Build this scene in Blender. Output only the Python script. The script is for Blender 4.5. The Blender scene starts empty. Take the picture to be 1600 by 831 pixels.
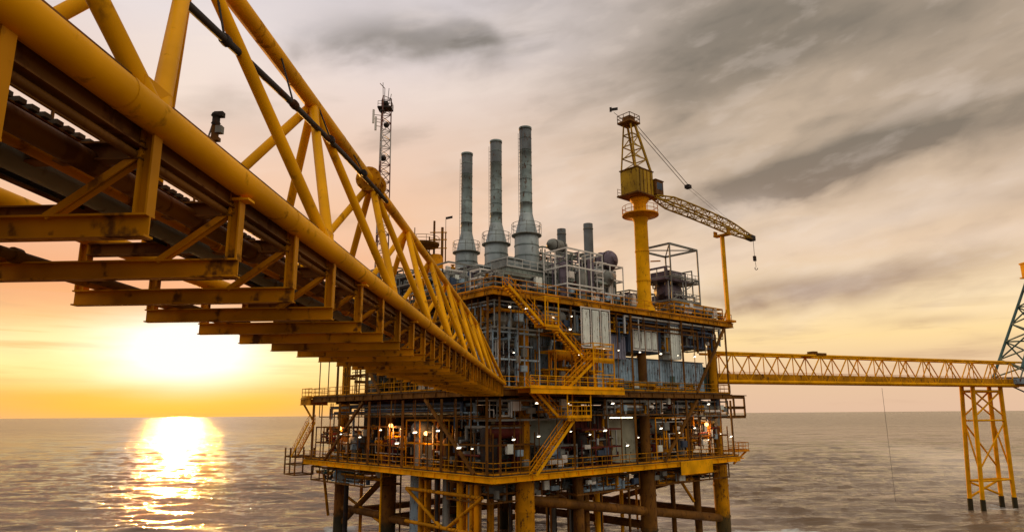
import bpy, math, random
import numpy as np
from mathutils import Vector, Matrix
R = math.radians
scene = bpy.context.scene
EYE = 16.5
F = 1067.0                       # focal length in pixels of the 1600 wide photograph
PITCH = 12.24; ROLL = 0.45
# ------------------------------------------------------------------ camera
cam = bpy.data.cameras.new('camera'); camo = bpy.data.objects.new('camera', cam)
scene.collection.objects.link(camo); scene.camera = camo
cam.sensor_width = 36.0; cam.lens = 36.0 * F / 1600.0
cam.clip_start = 0.1; cam.clip_end = 80000
camo.matrix_world = Matrix.Translation((0, 0, EYE)) @ Matrix.Rotation(R(90 + PITCH), 4, 'X') @ Matrix.Rotation(R(-ROLL), 4, 'Z')
scene.view_settings.view_transform = 'Standard'; scene.view_settings.look = 'None'
scene.view_settings.exposure = 0.0; scene.view_settings.gamma = 1.0
scene.view_settings.use_curve_mapping = False
scene.cycles.max_bounces = 6; scene.cycles.sample_clamp_indirect = 4.0
scene.cycles.caustics_reflective = False; scene.cycles.caustics_refractive = False
# ------------------------------------------------------------------ sky and sun
SUN_AZ, SUN_EL = -25.5, 4.3
world = bpy.data.worlds.new('World'); scene.world = world; world.use_nodes = True
NT = world.node_tree; NT.nodes.clear()

class Ex:
    """small expression builder over Math nodes"""
    nt = None
    def __init__(s, sock): s.s = sock
    @staticmethod
    def m(op, *a, clamp=False):
        n = Ex.nt.nodes.new('ShaderNodeMath'); n.operation = op; n.use_clamp = clamp
        for i, v in enumerate(a):
            if isinstance(v, Ex): Ex.nt.links.new(v.s, n.inputs[i])
            else: n.inputs[i].default_value = v
        return Ex(n.outputs[0])
    def __add__(a, b): return Ex.m('ADD', a, b)
    __radd__ = __add__
    def __sub__(a, b): return Ex.m('SUBTRACT', a, b)
    def __rsub__(a, b): return Ex.m('SUBTRACT', b, a)
    def __mul__(a, b): return Ex.m('MULTIPLY', a, b)
    __rmul__ = __mul__
    def __truediv__(a, b): return Ex.m('DIVIDE', a, b)
def sstep(x, a, b):
    n = Ex.nt.nodes.new('ShaderNodeMapRange'); n.interpolation_type = 'SMOOTHSTEP'
    Ex.nt.links.new(x.s, n.inputs[0]); n.inputs[1].default_value = a; n.inputs[2].default_value = b
    return Ex(n.outputs[0])
def gauss(x, y=None):
    q = x * x if y is None else x * x + y * y
    return Ex.m('EXPONENT', q * -1.0)
def ramp(fac, stops):
    n = Ex.nt.nodes.new('ShaderNodeValToRGB'); Ex.nt.links.new(fac.s, n.inputs[0])
    e = n.color_ramp.elements
    while len(e) > 1: e.remove(e[0])
    for i, (p, c) in enumerate(stops):
        k = e[0] if i == 0 else e.new(p)
        k.position = p; k.color = (*c, 1)
    return n.outputs[0]
def mix(fac, a, b, mode='MIX'):
    n = Ex.nt.nodes.new('ShaderNodeMix'); n.data_type = 'RGBA'; n.blend_type = mode
    if isinstance(fac, Ex): Ex.nt.links.new(fac.s, n.inputs[0])
    else: n.inputs[0].default_value = fac
    for i, v in ((6, a), (7, b)):
        if isinstance(v, tuple): n.inputs[i].default_value = (*v, 1)
        else: Ex.nt.links.new(v, n.inputs[i])
    return n.outputs[2]
def lin(r, g, b):
    f = lambda c: (c / 255 / 12.92) if c < 11 else ((c / 255 + .055) / 1.055) ** 2.4
    return (f(r), f(g), f(b))
Ex.nt = NT
tc = NT.nodes.new('ShaderNodeTexCoord'); sp = NT.nodes.new('ShaderNodeSeparateXYZ')
NT.links.new(tc.outputs['Generated'], sp.inputs[0])
X, Y, Z = (Ex(sp.outputs[i]) for i in range(3))
AZ = Ex.m('ARCTAN2', X, Y) * (180 / math.pi)
EL = Ex.m('ARCSINE', Z) * (180 / math.pi)
def noise(vx, vy, scale, detail, rough=0.55, dist=0.0, seed=0.0):
    c = NT.nodes.new('ShaderNodeCombineXYZ')
    NT.links.new(vx.s, c.inputs[0]); NT.links.new(vy.s, c.inputs[1]); c.inputs[2].default_value = seed
    n = NT.nodes.new('ShaderNodeTexNoise'); n.inputs['Scale'].default_value = scale
    n.inputs['Detail'].default_value = detail; n.inputs['Roughness'].default_value = rough
    n.inputs['Distortion'].default_value = dist
    NT.links.new(c.outputs[0], n.inputs['Vector']); return Ex(n.outputs[0])
ELN = EL / 40.0
skyL = ramp(ELN, [(0.0, lin(238, 178, 130)), (.04, lin(248, 180, 96)), (.085, lin(255, 226, 150)), (.13, lin(252, 220, 168)), (.17, lin(244, 184, 128)), (.23, lin(236, 166, 120)),
                  (.40, lin(240, 194, 160)), (.58, lin(232, 205, 188)), (.74, lin(226, 215, 215)), (1.0, lin(190, 186, 190))])
skyR = ramp(ELN, [(0.0, lin(226, 188, 158)), (.07, lin(230, 194, 158)), (.14, lin(252, 218, 158)), (.20, lin(250, 222, 178)), (.30, lin(230, 200, 168)),
                  (.46, lin(214, 189, 163)), (.60, lin(199, 177, 154)), (.76, lin(168, 152, 134)), (1.0, lin(138, 129, 120))])
base = mix(sstep(AZ + EL * -0.35, -24, 14), skyL, skyR)
# cloud streaks: a slow tilt up to the right, thinner near the horizon
TX = AZ * 0.975 + EL * 0.22; TY = EL * 0.975 - AZ * 0.16
warp = noise(TX, TY, 0.05, 3, seed=7.0)
n1 = noise(TX * 0.36 + warp * 6.0, TY + warp * 4.0, 0.12, 4, .42, .1, 2.0)
n2 = noise(TX * 0.26, TY * 1.3, 0.24, 5, .48, .3, 9.0)
n3 = noise(AZ * 0.22, EL * 2.0, 0.32, 5, .6, .3, 4.0)
lowband = gauss((EL - 4.5) / 4.0)
dark = sstep(n1, .50, .74) * sstep(AZ, -30, 6) * sstep(EL, 5, 12) * 0.48
dark = dark + sstep(n2, .54, .74) * sstep(EL, 3, 9) * 0.28
n4 = noise(TX * .55, TY * 1.5, .36, 5, .52, .1, 13.0)
dark = dark + sstep(n4, .50, .68) * sstep(EL, 4, 9) * sstep(AZ, -14, 4) * 0.13
dark = dark + sstep(n3, .52, .68) * lowband * 0.30
def px(x, y):
    a, b = (x - 800) / F, (415.5 - y) / F
    a, b = a * math.cos(R(ROLL)) + b * math.sin(R(ROLL)), b * math.cos(R(ROLL)) - a * math.sin(R(ROLL))
    yy = math.cos(R(PITCH)) - b * math.sin(R(PITCH)); zz = math.sin(R(PITCH)) + b * math.cos(R(PITCH))
    return math.degrees(math.atan2(a, yy)), math.degrees(math.atan2(zz, math.hypot(a, yy)))
CLOUDS = [(660, 66, 6.0, 2.2, .62, .02), (735, 78, 3.0, 1.8, .42, 0), (560, 60, 5, 2.0, .35, .1), (1420, 215, 12, 2.0, .70, .22), (1180, 290, 7, 1.7, .42, .2),
          (1300, 250, 7, 1.2, .45, .18), (1080, 140, 10, 3.0, .22, .22), (1500, 90, 12, 4, .30, .1), (1250, 455, 8, 1.3, .62, .06), (1420, 425, 8, .9, .42, .1),
          (1470, 497, 3, .35, .30, 0), (1180, 470, 4, 1.5, .30, 0), (1560, 300, 6, 2, .2, .1), (1300, 20, 14, 3, .25, 0), (1480, 552, 5, .35, .3, 0), (380, 200, 6, 1.6, .14, 0)]
wob = noise(TX * .5, TY * 1.1, .24, 5, .5, .3, 5.0)
for (cx, cy, sx, sy, amt, tilt) in CLOUDS:
    a0, e0 = px(cx, cy)
    dx = AZ - a0; dy = EL - e0 - dx * tilt * 0.75
    g = gauss(dx / sx + (wob - .5) * 2.0, dy / sy + (wob - .5) * 2.6)
    dark = dark + g * (wob * 1.5 + .25) * amt
dark = Ex.m('MINIMUM', dark, .9)
dcol = ramp(ELN, [(0, lin(190, 150, 124)), (.25, lin(150, 122, 104)), (.5, lin(118, 108, 96)), (1, lin(102, 99, 92))])
c1 = mix(dark, base, dcol)
# bright gaps
lite = sstep(n4, .48, .32) * sstep(EL, 4, 10) * sstep(AZ, -14, 4) * .14 + sstep(n1, .46, .28) * sstep(EL, 4, 12) * .22 + sstep(n2, .45, .30) * sstep(EL, 3, 8) * .14
for (cx, cy, sx, sy, amt) in ((330, 110, 8, 4, .55), (900, 330, 7, 2.6, .40), (1150, 330, 5, 1.2, .30), (1400, 335, 9, 1.3, .32), (1060, 420, 6, 2, .25), (700, 150, 9, 1.6, .25), (1500, 385, 7, .9, .25), (820, 30, 5, 1.5, .2)):
    a0, e0 = px(cx, cy)
    lite = lite + gauss((AZ - a0) / sx + (wob - .5) * 2.4, (EL - e0 - (AZ - a0) * .1) / sy + (wob - .5) * 2.4) * amt
c2 = mix(lite, c1, lin(246, 228, 214))
# sunset glow about the hidden sun disc
SA, SE = SUN_AZ, SUN_EL
fr = noise(AZ * .25, EL * 1.8, .35, 5, .6, .2, 1.0)
streak = sstep(fr, .35, .62)
DA = AZ - SA; DE = EL - SE - .2
halo = gauss(DA / 17.0, (DE + .1) / 2.3) * (streak * .75 + .25)
c3 = mix(halo * 0.75, c2, (1.0, .80, .34))
hband = gauss(DA / 12.0, (EL - .9) / 1.5)
c4 = mix(hband * .97, c3, (1.0, .50, .02))
mid = gauss(DA / 10.5, DE / 1.9) * (streak * .5 + .5)
c5 = mix(Ex.m('MINIMUM', mid * 1.2, 1.0), c4, (1.10, .90, .40))
st2 = sstep(noise(AZ * .11, EL * 2.3, .55, 5, .55, .2, 21.0), .49, .63) * gauss((EL - 5.6) / 3.6) * sstep(AZ * -1.0, 11, 21) * (1.0 - gauss(DA / 5.0, DE / 2.6))
c5 = mix(st2 * .62, c5, lin(240, 172, 104))
core = gauss(DA / 4.7 + (fr - .5) * .8, (DE - .4) / 2.2)
c6 = mix(Ex.m('MINIMUM', core * 1.9, 1.0), c5, (1.16, 1.06, .92))
# unseen sky behind the camera, brightened to light the structures
back = sstep(Y, .25, -.45)
bk = ramp(EL / 90.0, [(0, lin(106, 97, 90)), (.2, lin(150, 144, 140)), (.45, lin(200, 190, 174)), (1, lin(246, 228, 200))])
side = NT.nodes.new('ShaderNodeMix'); side.data_type = 'RGBA'; side.blend_type = 'MULTIPLY'; side.inputs[0].default_value = 1
NT.links.new(bk, side.inputs[6]); NT.links.new(ramp(sstep(X, -.3, .9), [(0, (.55, .55, .58)), (1, (1.0, .98, .95))]), side.inputs[7])
sc2 = NT.nodes.new('ShaderNodeVectorMath'); sc2.operation = 'SCALE'; sc2.inputs['Scale'].default_value = 2.35; NT.links.new(side.outputs[2], sc2.inputs[0])
c7 = mix(back, c6, sc2.outputs[0])
below = sstep(Z, 0.0, -.03)
c8 = mix(below, c7, lin(120, 96, 78))
nish = NT.nodes.new('ShaderNodeTexSky'); nish.sky_type = 'NISHITA'; nish.sun_disc = False
nish.sun_elevation = R(SUN_EL); nish.sun_rotation = R(SUN_AZ); nish.dust_density = 2.0
bg1 = NT.nodes.new('ShaderNodeBackground'); bg1.inputs[1].default_value = 0.05
NT.links.new(nish.outputs[0], bg1.inputs[0])
bg2 = NT.nodes.new('ShaderNodeBackground'); bg2.inputs[1].default_value = 1.12
NT.links.new(c8, bg2.inputs[0])
mx = NT.nodes.new('ShaderNodeMixShader'); mx.inputs[0].default_value = 0.93     # thick cloud over the clear sky
NT.links.new(bg1.outputs[0], mx.inputs[1]); NT.links.new(bg2.outputs[0], mx.inputs[2])
wo = NT.nodes.new('ShaderNodeOutputWorld'); NT.links.new(mx.outputs[0], wo.inputs[0])
world.cycles.sampling_method = 'MANUAL'; world.cycles.sample_map_resolution = 1024
sun = bpy.data.lights.new('sun', 'SUN'); suno = bpy.data.objects.new('sun', sun); scene.collection.objects.link(suno)
sun.energy = 2.0; sun.angle = R(0.5); sun.color = (1.0, .47, .10)
sd = Vector((math.sin(R(SUN_AZ)) * math.cos(R(SUN_EL)), math.cos(R(SUN_AZ)) * math.cos(R(SUN_EL)), math.sin(R(SUN_EL))))
suno.rotation_euler = sd.to_track_quat('Z', 'Y').to_euler()

# ------------------------------------------------------------------ helpers
def at(x, y, Yd):
    """world point seen at photo pixel x, y at forward distance Yd"""
    a, b = (x - 800) / F, (415.5 - y) / F
    a, b = a * math.cos(R(ROLL)) + b * math.sin(R(ROLL)), b * math.cos(R(ROLL)) - a * math.sin(R(ROLL))
    yy = math.cos(R(PITCH)) - b * math.sin(R(PITCH)); zz = math.sin(R(PITCH)) + b * math.cos(R(PITCH))
    return Vector((a / yy * Yd, Yd, EYE + zz / yy * Yd))
PC, PU, PV = Vector((-2, 70, 0)), Vector((.748, .6637, 0)).normalized(), Vector((-.6637, .748, 0)).normalized()
UP = Vector((0, 0, 1))
def pl(u, v, z): return PC + PU * u + PV * v + UP * z

class MB:
    def __init__(s): s.v = []; s.f = []; s.sm = []
    def add(s, vs, fs, smooth=False):
        o = len(s.v); s.v += [Vector(v) for v in vs]
        for f in fs:
            s.f.append([i + o for i in f]); s.sm.append(smooth)
        return s
    def obox(s, c, ax, ay, az, hx, hy, hz):
        c = Vector(c); vs = [c + ax * (hx * i) + ay * (hy * j) + az * (hz * k) for k in (-1, 1) for j in (-1, 1) for i in (-1, 1)]
        return s.add(vs, [(0, 2, 3, 1), (4, 5, 7, 6), (0, 1, 5, 4), (2, 6, 7, 3), (0, 4, 6, 2), (1, 3, 7, 5)])
    def pbox(s, u0, u1, v0, v1, z0, z1):
        return s.obox(pl((u0 + u1) / 2, (v0 + v1) / 2, (z0 + z1) / 2), PU, PV, UP, abs(u1 - u0) / 2, abs(v1 - v0) / 2, abs(z1 - z0) / 2)
    def frame(s, d):
        d = d.normalized(); h = UP if abs(d.z) < .95 else Vector((1, 0, 0))
        a = d.cross(h).normalized(); return d, a, a.cross(d).normalized()
    def bar(s, p, q, w, h=None):
        p, q = Vector(p), Vector(q); d, a, b = s.frame(q - p)
        return s.obox((p + q) / 2, d, a, b, (q - p).length / 2, w / 2, (h or w) / 2)
    def ibeam(s, p, q, w, h, t=.025):
        """I section: two flanges and a web"""
        p, q = Vector(p), Vector(q); d, a, b = s.frame(q - p); L = (q - p).length / 2; c = (p + q) / 2
        s.obox(c + b * (h / 2 - t / 2), d, a, b, L, w / 2, t / 2); s.obox(c - b * (h / 2 - t / 2), d, a, b, L, w / 2, t / 2)
        return s.obox(c, d, a, b, L, t / 2, h / 2 - t)
    def tube(s, p, q, r, r2=None, n=10, cap=True):
        p, q = Vector(p), Vector(q); r2 = r if r2 is None else r2; d, a, b = s.frame(q - p)
        vs = []
        for (c, rr) in ((p, r), (q, r2)):
            for i in range(n):
                t = 2 * math.pi * i / n; vs.append(c + a * (rr * math.cos(t)) + b * (rr * math.sin(t)))
        s.add(vs, [(i, (i + 1) % n, n + (i + 1) % n, n + i) for i in range(n)], True)
        if cap: s.add(vs[:n], [tuple(range(n))[::-1]]); s.add(vs[n:], [tuple(range(n))])
        return s
    def path(s, pts, r, n=8):
        for a, b in zip(pts[:-1], pts[1:]): s.tube(a, b, r, n=n)
        for p in pts[1:-1]: s.ball(p, r * 1.04, n=n)
        return s
    def lathe(s, c, prof, n=20, axis=UP):
        """prof: (radius, height) pairs along axis from c"""
        c = Vector(c); d, a, b = s.frame(axis); vs = []
        for (r, h) in prof:
            for i in range(n):
                t = 2 * math.pi * i / n; vs.append(c + d * h + a * (r * math.cos(t)) + b * (r * math.sin(t)))
        fs = []
        for k in range(len(prof) - 1):
            for i in range(n): fs.append((k * n + i, k * n + (i + 1) % n, (k + 1) * n + (i + 1) % n, (k + 1) * n + i))
        o = len(s.v); s.add(vs, fs, True)
        for k in (0, len(prof) - 1):
            s.f.append([o + k * n + i for i in range(n)]); s.sm.append(False)
        return s
    def ball(s, c, r, n=8):
        m = max(3, n // 2); return s.lathe(Vector(c) - UP * r, [(max(.001, r * math.sin(math.pi * k / m)), r - r * math.cos(math.pi * k / m)) for k in range(m + 1)], n)
    def ring(s, c, r, t, z, n=20):
        c = Vector(c)
        return s.path([c + UP * z + Vector((r * math.cos(2 * math.pi * i / n), r * math.sin(2 * math.pi * i / n), 0)) for i in range(n + 1)], t, n=5)
    def rail(s, pts, h=1.1, step=1.7, r=.035, mids=(.55,), toe=True):
        for p, q in zip(pts[:-1], pts[1:]):
            p, q = Vector(p), Vector(q); L = (q - p).length; k = max(1, round(L / step))
            for hh in (h,) + tuple(m * h / 1.0 for m in mids): s.tube(p + UP * hh, q + UP * hh, r, n=5, cap=False)
            if toe: s.bar(p + UP * .08, q + UP * .08, .02, .15)
            for i in range(k + 1):
                c = p.lerp(q, i / k); s.tube(c, c + UP * h, r, n=5, cap=False)
        return s
    def build(s, name, mat, parent=None, loc=None):
        me = bpy.data.meshes.new(name)
        o0 = Vector((0, 0, 0))
        if parent is not None: o0 = WORLDLOC[parent.name]
        elif loc is not None: o0 = Vector(loc)
        me.from_pydata([tuple(v - o0) for v in s.v], [], s.f)
        me.polygons.foreach_set('use_smooth', s.sm); me.update()
        me.materials.append(mat)
        o = bpy.data.objects.new(name, me); scene.collection.objects.link(o)
        if parent is not None:
            o.parent = parent; WORLDLOC[o.name] = o0          # children share their thing's origin
        else:
            o.location = o0; WORLDLOC[o.name] = o0
        return o
WORLDLOC = {}
def tag(o, label, cat, group=None):
    o['label'] = label; o['category'] = cat; o['kind'] = 'thing'
    if group: o['group'] = group
    return o
def thing(name, loc, label, cat, group=None):
    o = bpy.data.objects.new(name, None); scene.collection.objects.link(o)
    o.location = Vector(loc); o.empty_display_size = .5; WORLDLOC[o.name] = Vector(loc)
    return tag(o, label, cat, group)
def copy_tree(o, parent=None):
    c = o.copy(); scene.collection.objects.link(c)
    if parent is not None: c.parent = parent
    for ch in list(o.children): copy_tree(ch, c)
    return c

# ------------------------------------------------------------------ materials
def paint(name, col, rough=.45, metal=0.0, rust=.35, vary=.25, rcol=(.09, .035, .012), scale=1.0, spec=.13):
    m = bpy.data.materials.new(name); m.use_nodes = True; nt = m.node_tree; Ex.nt = nt
    b = nt.nodes['Principled BSDF']; g = nt.nodes.new('ShaderNodeNewGeometry'); b.inputs['Specular IOR Level'].default_value = spec
    def nz(sc, det, vec=None, stretch=None):
        n = nt.nodes.new('ShaderNodeTexNoise'); n.inputs['Scale'].default_value = sc; n.inputs['Detail'].default_value = det
        if stretch:
            mp = nt.nodes.new('ShaderNodeMapping'); mp.inputs['Scale'].default_value = stretch
            nt.links.new(g.outputs['Position'], mp.inputs[0]); nt.links.new(mp.outputs[0], n.inputs['Vector'])
        else: nt.links.new(g.outputs['Position'], n.inputs['Vector'])
        return Ex(n.outputs[0])
    big = nz(.55 * scale, 4); fine = nz(3.2 * scale, 6, stretch=(1, 1, .35)); spot = nz(7.0 * scale, 5)
    lo = tuple(c * (1 - vary) for c in col); hi = tuple(min(1, c * (1 + vary)) for c in col)
    base = mix(sstep(big, .3, .7), lo, hi)
    rm = sstep(fine + spot * .45, .88 - rust * .25, 1.0 - rust * .18)
    c = mix(rm * min(1.0, rust * 2.2), base, rcol)
    nt.links.new(c, b.inputs['Base Color'])
    nt.links.new((rm * .35 + rough + (spot - .5) * .15).s, b.inputs['Roughness'])
    b.inputs['Metallic'].default_value = metal
    bp = nt.nodes.new('ShaderNodeBump'); bp.inputs['Strength'].default_value = .15; bp.inputs['Distance'].default_value = .01
    nt.links.new(spot.s, bp.inputs['Height']); nt.links.new(bp.outputs[0], b.inputs['Normal'])
    return m
def glow(name, col, st):
    m = bpy.data.materials.new(name); m.use_nodes = True; b = m.node_tree.nodes['Principled BSDF']
    b.inputs['Base Color'].default_value = (.8, .8, .8, 1); b.inputs['Emission Color'].default_value = (*col, 1); b.inputs['Emission Strength'].default_value = st
    return m
M = dict(
    yellow=paint('yellow_paint', (.83, .385, .001), .5, rust=.24, vary=.2, spec=.06),
    orange=paint('orange_paint', (.68, .26, .002), .5, spec=.07, rust=.3, vary=.25),
    ochre=paint('ochre_paint', (.52, .22, .002), .55, spec=.08, rust=.42, vary=.3),
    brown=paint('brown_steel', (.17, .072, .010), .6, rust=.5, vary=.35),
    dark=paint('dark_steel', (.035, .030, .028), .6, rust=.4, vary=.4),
    grey=paint('grey_paint', (.22, .23, .21), .45, rust=.28, vary=.22),
    green_grey=paint('green_grey_paint', (.25, .29, .25), .45, rust=.25, vary=.22),
    blue_grey=paint('blue_grey_paint', (.29, .41, .50), .45, rust=.45, vary=.3),
    navy=paint('navy_paint', (.06, .088, .14), .45, rust=.2, vary=.3),
    lilac=paint('lilac_paint', (.23, .24, .32), .5, rust=.2, vary=.2),
    teal=paint('teal_paint', (.07, .13, .12), .45, rust=.25, vary=.25),
    olive=paint('olive_paint', (.40, .235, .010), .5, rust=.4, vary=.3),
    cream=paint('cream_paint', (.78, .85, .79), .5, rust=.3, vary=.1),
    white=paint('white_paint', (.74, .72, .66), .45, rust=.15, vary=.1),
    silver=paint('silver_cladding', (.46, .48, .47), .35, metal=.55, rust=.15, vary=.15),
    stack=paint('stack_cladding', (.20, .255, .25), .5, metal=.15, rust=.42, vary=.32),
    stackdark=paint('sooty_stack', (.12, .135, .14), .55, metal=.1, rust=.3, vary=.25),
    stackbase=paint('pale_stack_base', (.33, .39, .40), .42, metal=.25, rust=.2, vary=.15),
    beige=paint('beige_wall', (.36, .35, .25), .55, rust=.25, vary=.2),
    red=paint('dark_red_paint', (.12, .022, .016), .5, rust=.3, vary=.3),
    purple=paint('mauve_grey_paint', (.16, .13, .16), .5, rust=.3, vary=.3),
    grate=paint('deck_grating', (.075, .058, .04), .7, rust=.5, vary=.3),
    rope=paint('steel_rope', (.05, .045, .04), .5, rust=.1, vary=.2),
    lamp=glow('lamp_lens', (1.0, .84, .60), 4.5), amber=glow('amber_lens', (1.0, .42, .10), 5.0),
)

# ------------------------------------------------------------------ the sea: one sheet, fan of rows round the eye
def sea():
    rng = np.random.default_rng(4)
    azs = np.concatenate([np.linspace(-180, -48, 34)[:-1], np.linspace(-48, 48, 940), np.linspace(48, 180, 34)[1:-1]])
    d = [6.0, 14.0, 30.0, 55.0, 80.0]
    drop = F * EYE / 92.0
    while drop > .9: d.append(F * EYE / drop); drop -= .55
    d += [26000, 40000, 60000]
    d = np.array(d); A = np.radians(azs)
    xx = d[:, None] * np.sin(A)[None]; yy = d[:, None] * np.cos(A)[None]; zz = np.zeros_like(xx)
    step = np.gradient(d)[:, None] * np.ones_like(xx)
    for i in range(84):
        lam = math.exp(rng.uniform(math.log(1.7), math.log(48.0))); th = rng.normal(math.radians(92), .34)
        k = 2 * math.pi / lam; amp = .0068 * lam ** .8 * (1 if lam < 9 else (9 / lam) ** .75)
        ph = k * (xx * math.cos(th) + yy * math.sin(th)) + rng.uniform(0, 6.28)
        w = np.clip((lam / (step * 1.5) - .7) / 1.0, 0, 1)
        zz += amp * w * (np.exp(np.sin(ph)) - 1.266) * .8
    nr, nc = xx.shape
    co = np.stack([xx, yy, zz], -1).reshape(-1, 3)
    co = np.vstack([co, [[0, 0, 0]]])
    i, j = np.meshgrid(np.arange(nr - 1), np.arange(nc), indexing='ij'); jn = (j + 1) % nc
    q = np.stack([i * nc + j, i * nc + jn, (i + 1) * nc + jn, (i + 1) * nc + j], -1).reshape(-1, 4)[:, ::-1]
    tri = np.stack([np.full(nc, nr * nc), (np.arange(nc) + 1) % nc, np.arange(nc)], -1)
    loops = np.concatenate([q.ravel(), tri.ravel()]); starts = np.concatenate([np.arange(len(q)) * 4, len(q) * 4 + np.arange(nc) * 3])
    tot = np.concatenate([np.full(len(q), 4), np.full(nc, 3)])
    me = bpy.data.meshes.new('sea'); me.vertices.add(len(co)); me.vertices.foreach_set('co', co.ravel())
    me.loops.add(len(loops)); me.loops.foreach_set('vertex_index', loops.astype(np.int32))
    me.polygons.add(len(starts)); me.polygons.foreach_set('loop_start', starts.astype(np.int32)); me.polygons.foreach_set('loop_total', tot.astype(np.int32))
    me.update(calc_edges=True); me.validate(); me.polygons.foreach_set('use_smooth', np.ones(len(me.polygons), bool))
    o = bpy.data.objects.new('sea', me); scene.collection.objects.link(o); o['kind'] = 'structure'
    m = bpy.data.materials.new('sea_water'); m.use_nodes = True; nt = m.node_tree; Ex.nt = nt
    b = nt.nodes['Principled BSDF']; g = nt.nodes.new('ShaderNodeNewGeometry'); s = nt.nodes.new('ShaderNodeSeparateXYZ')
    nt.links.new(g.outputs['Position'], s.inputs[0]); px_, py_ = Ex(s.outputs[0]), Ex(s.outputs[1])
    def nz(sc, det, st):
        mp = nt.nodes.new('ShaderNodeMapping'); mp.inputs['Scale'].default_value = st
        n = nt.nodes.new('ShaderNodeTexNoise'); n.inputs['Scale'].default_value = sc; n.inputs['Detail'].default_value = det
        n.inputs['Roughness'].default_value = .6; n.inputs['Distortion'].default_value = .6
        nt.links.new(g.outputs['Position'], mp.inputs[0]); nt.links.new(mp.outputs[0], n.inputs['Vector']); return Ex(n.outputs[0])
    small = nz(.85, 6, (.20, 1, 1)); swell = nz(.15, 5, (.20, 1, 1)); patch = nz(.006, 4, (.6, 1, 1))
    chop = nz(.18, 6, (.24, .5, 1)); chop2 = nz(.045, 6, (.24, .4, 1))
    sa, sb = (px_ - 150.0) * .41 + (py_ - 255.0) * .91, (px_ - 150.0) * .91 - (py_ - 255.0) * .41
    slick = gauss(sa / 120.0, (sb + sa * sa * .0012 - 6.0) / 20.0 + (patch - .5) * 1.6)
    foam_n = nz(.55, 8, (1, 1, 1)); foam_b = nz(.10, 3, (1, 1, 1))
    # foam where the swell breaks round the jacket's legs
    near = gauss((px_ - 1.2) / 4.2, (py_ - 75.5) / 5.5) * 1.1 + gauss((px_ - 16.7) / 4.2, (py_ - 89.3) / 5.5) * 1.1 + gauss((px_ - 29.1) / 4.2, (py_ - 100.2) / 5.5) * 1.1 + gauss((px_ - -16.8) / 4.2, (py_ - 95.7) / 5.5) * 1.1 + gauss((px_ - -25.4) / 4.2, (py_ - 105.4) / 5.5) * 1.1 + gauss((px_ - 86.0) / 4, (py_ - 126) / 7) * .8 + gauss((px_ - 36.0) / 11.0, (py_ - 101.0) / 6.5) + gauss((px_ - 13.0) / 16.0, (py_ - 90.0) / 7.0) * .55
    foam = sstep(near * 1.1 + (foam_n - .5) * 1.1 + (foam_b - .5) * .6, .62, 1.0)
    deep = mix(sstep(patch, .4, .62), (.125, .072, .032), (.185, .115, .060))
    sky_sheen = gauss((px_ - 20.0) / 26.0, (py_ - 128.0) / 34.0)  # bright sky reflection between the legs, put into the water colour
    deep = mix(sstep(sky_sheen + (foam_b - .5) * .5, .3, 1.0) * .8, deep, (.76, .60, .47))
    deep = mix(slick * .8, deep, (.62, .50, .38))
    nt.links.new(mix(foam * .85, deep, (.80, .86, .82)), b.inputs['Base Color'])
    dist = Ex.m('SQRT', px_ * px_ + py_ * py_)
    nt.links.new((foam * .5 + .085 + (patch - .5) * .06 + sstep(dist, 120, 1200) * .12 + (chop - .5) * .16 * sstep(dist, 90, 260)).s, b.inputs['Roughness']); b.inputs['IOR'].default_value = 1.33
    h = swell * 1.6 + small * .62 + chop * sstep(dist, 80, 240) * 3.2 + chop2 * sstep(dist, 200, 700) * 12.0
    bp = nt.nodes.new('ShaderNodeBump'); nt.links.new((0.7 - slick * .35).s, bp.inputs['Strength']); bp.inputs['Distance'].default_value = 1.0
    nt.links.new(h.s, bp.inputs['Height']); nt.links.new(bp.outputs[0], b.inputs['Normal'])
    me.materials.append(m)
sea()

# ------------------------------------------------------------------ near bridge: a delta truss that comes from over the viewer's left shoulder
BD = Vector((.0441, .99903, 0)); BL = Vector((.99903, -.0441, 0))
def br(a, l, z): return Vector((0, 0, EYE)) + BD * a + BL * l + UP * z
LR, LL, LT = -3.9, -7.36, -5.4; ZL, ZT, ZF = 2.985, 7.28, 2.9
A0, A1 = -7.0, 69.5
bridge = thing('pipe_bridge', br(30, -5.4, 1.7), 'long golden yellow tubular truss bridge overhead, running to the big platform', 'bridge')
def chord(name, p, q, r, mat='yellow', segs=18):
    m = MB(); P, Q = Vector(p), Vector(q)
    m.tube(P, Q, r, n=24)
    d = (Q - P).normalized()
    for k in range(1, segs):                                    # weld bands
        c = P.lerp(Q, k / segs); m.tube(c - d * .03, c + d * .03, r * 1.03, n=24, cap=False)
    return m.build(name, M[mat], bridge)
chord('lower_chord', br(A0, LR, ZL), br(A1, LR, ZL), .175)
chord('lower_chord', br(A0, LL, ZF), br(A1, LL, ZF), .165)
TEND = 55.0
chord('upper_chord', br(A0, LT, ZT), br(TEND, LT, ZT), .17)
low = [6.34 + 5.72 * k for k in range(-2, 12)]; top = [a + 2.86 for a in low]
for l in (LR, LL):
    m = MB(); m.tube(br(TEND, LT, ZT), br(A1 - .4, l, ZL if l == LR else ZF), .16, n=16); m.build('end_raker', M['yellow'], bridge)
    for k, a in enumerate(low):
        for t in ((top[k - 1] if k else None), top[k]):
            if t is None or t > TEND: continue
            m = MB(); m.tube(br(a, l, ZL if l == LR else ZF), br(t, LT, ZT), .105, n=14); m.build('truss_brace', M['yellow'], bridge)
m = MB()                                                         # bolted splice on the top chord
c = br(20.6, LT, ZT)
for k in (-.34, .34): m.tube(c + BD * (k - .07), c + BD * (k + .07), .40, n=20)
m.tube(c - BD * .28, c + BD * .28, .27, n=20)
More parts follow.
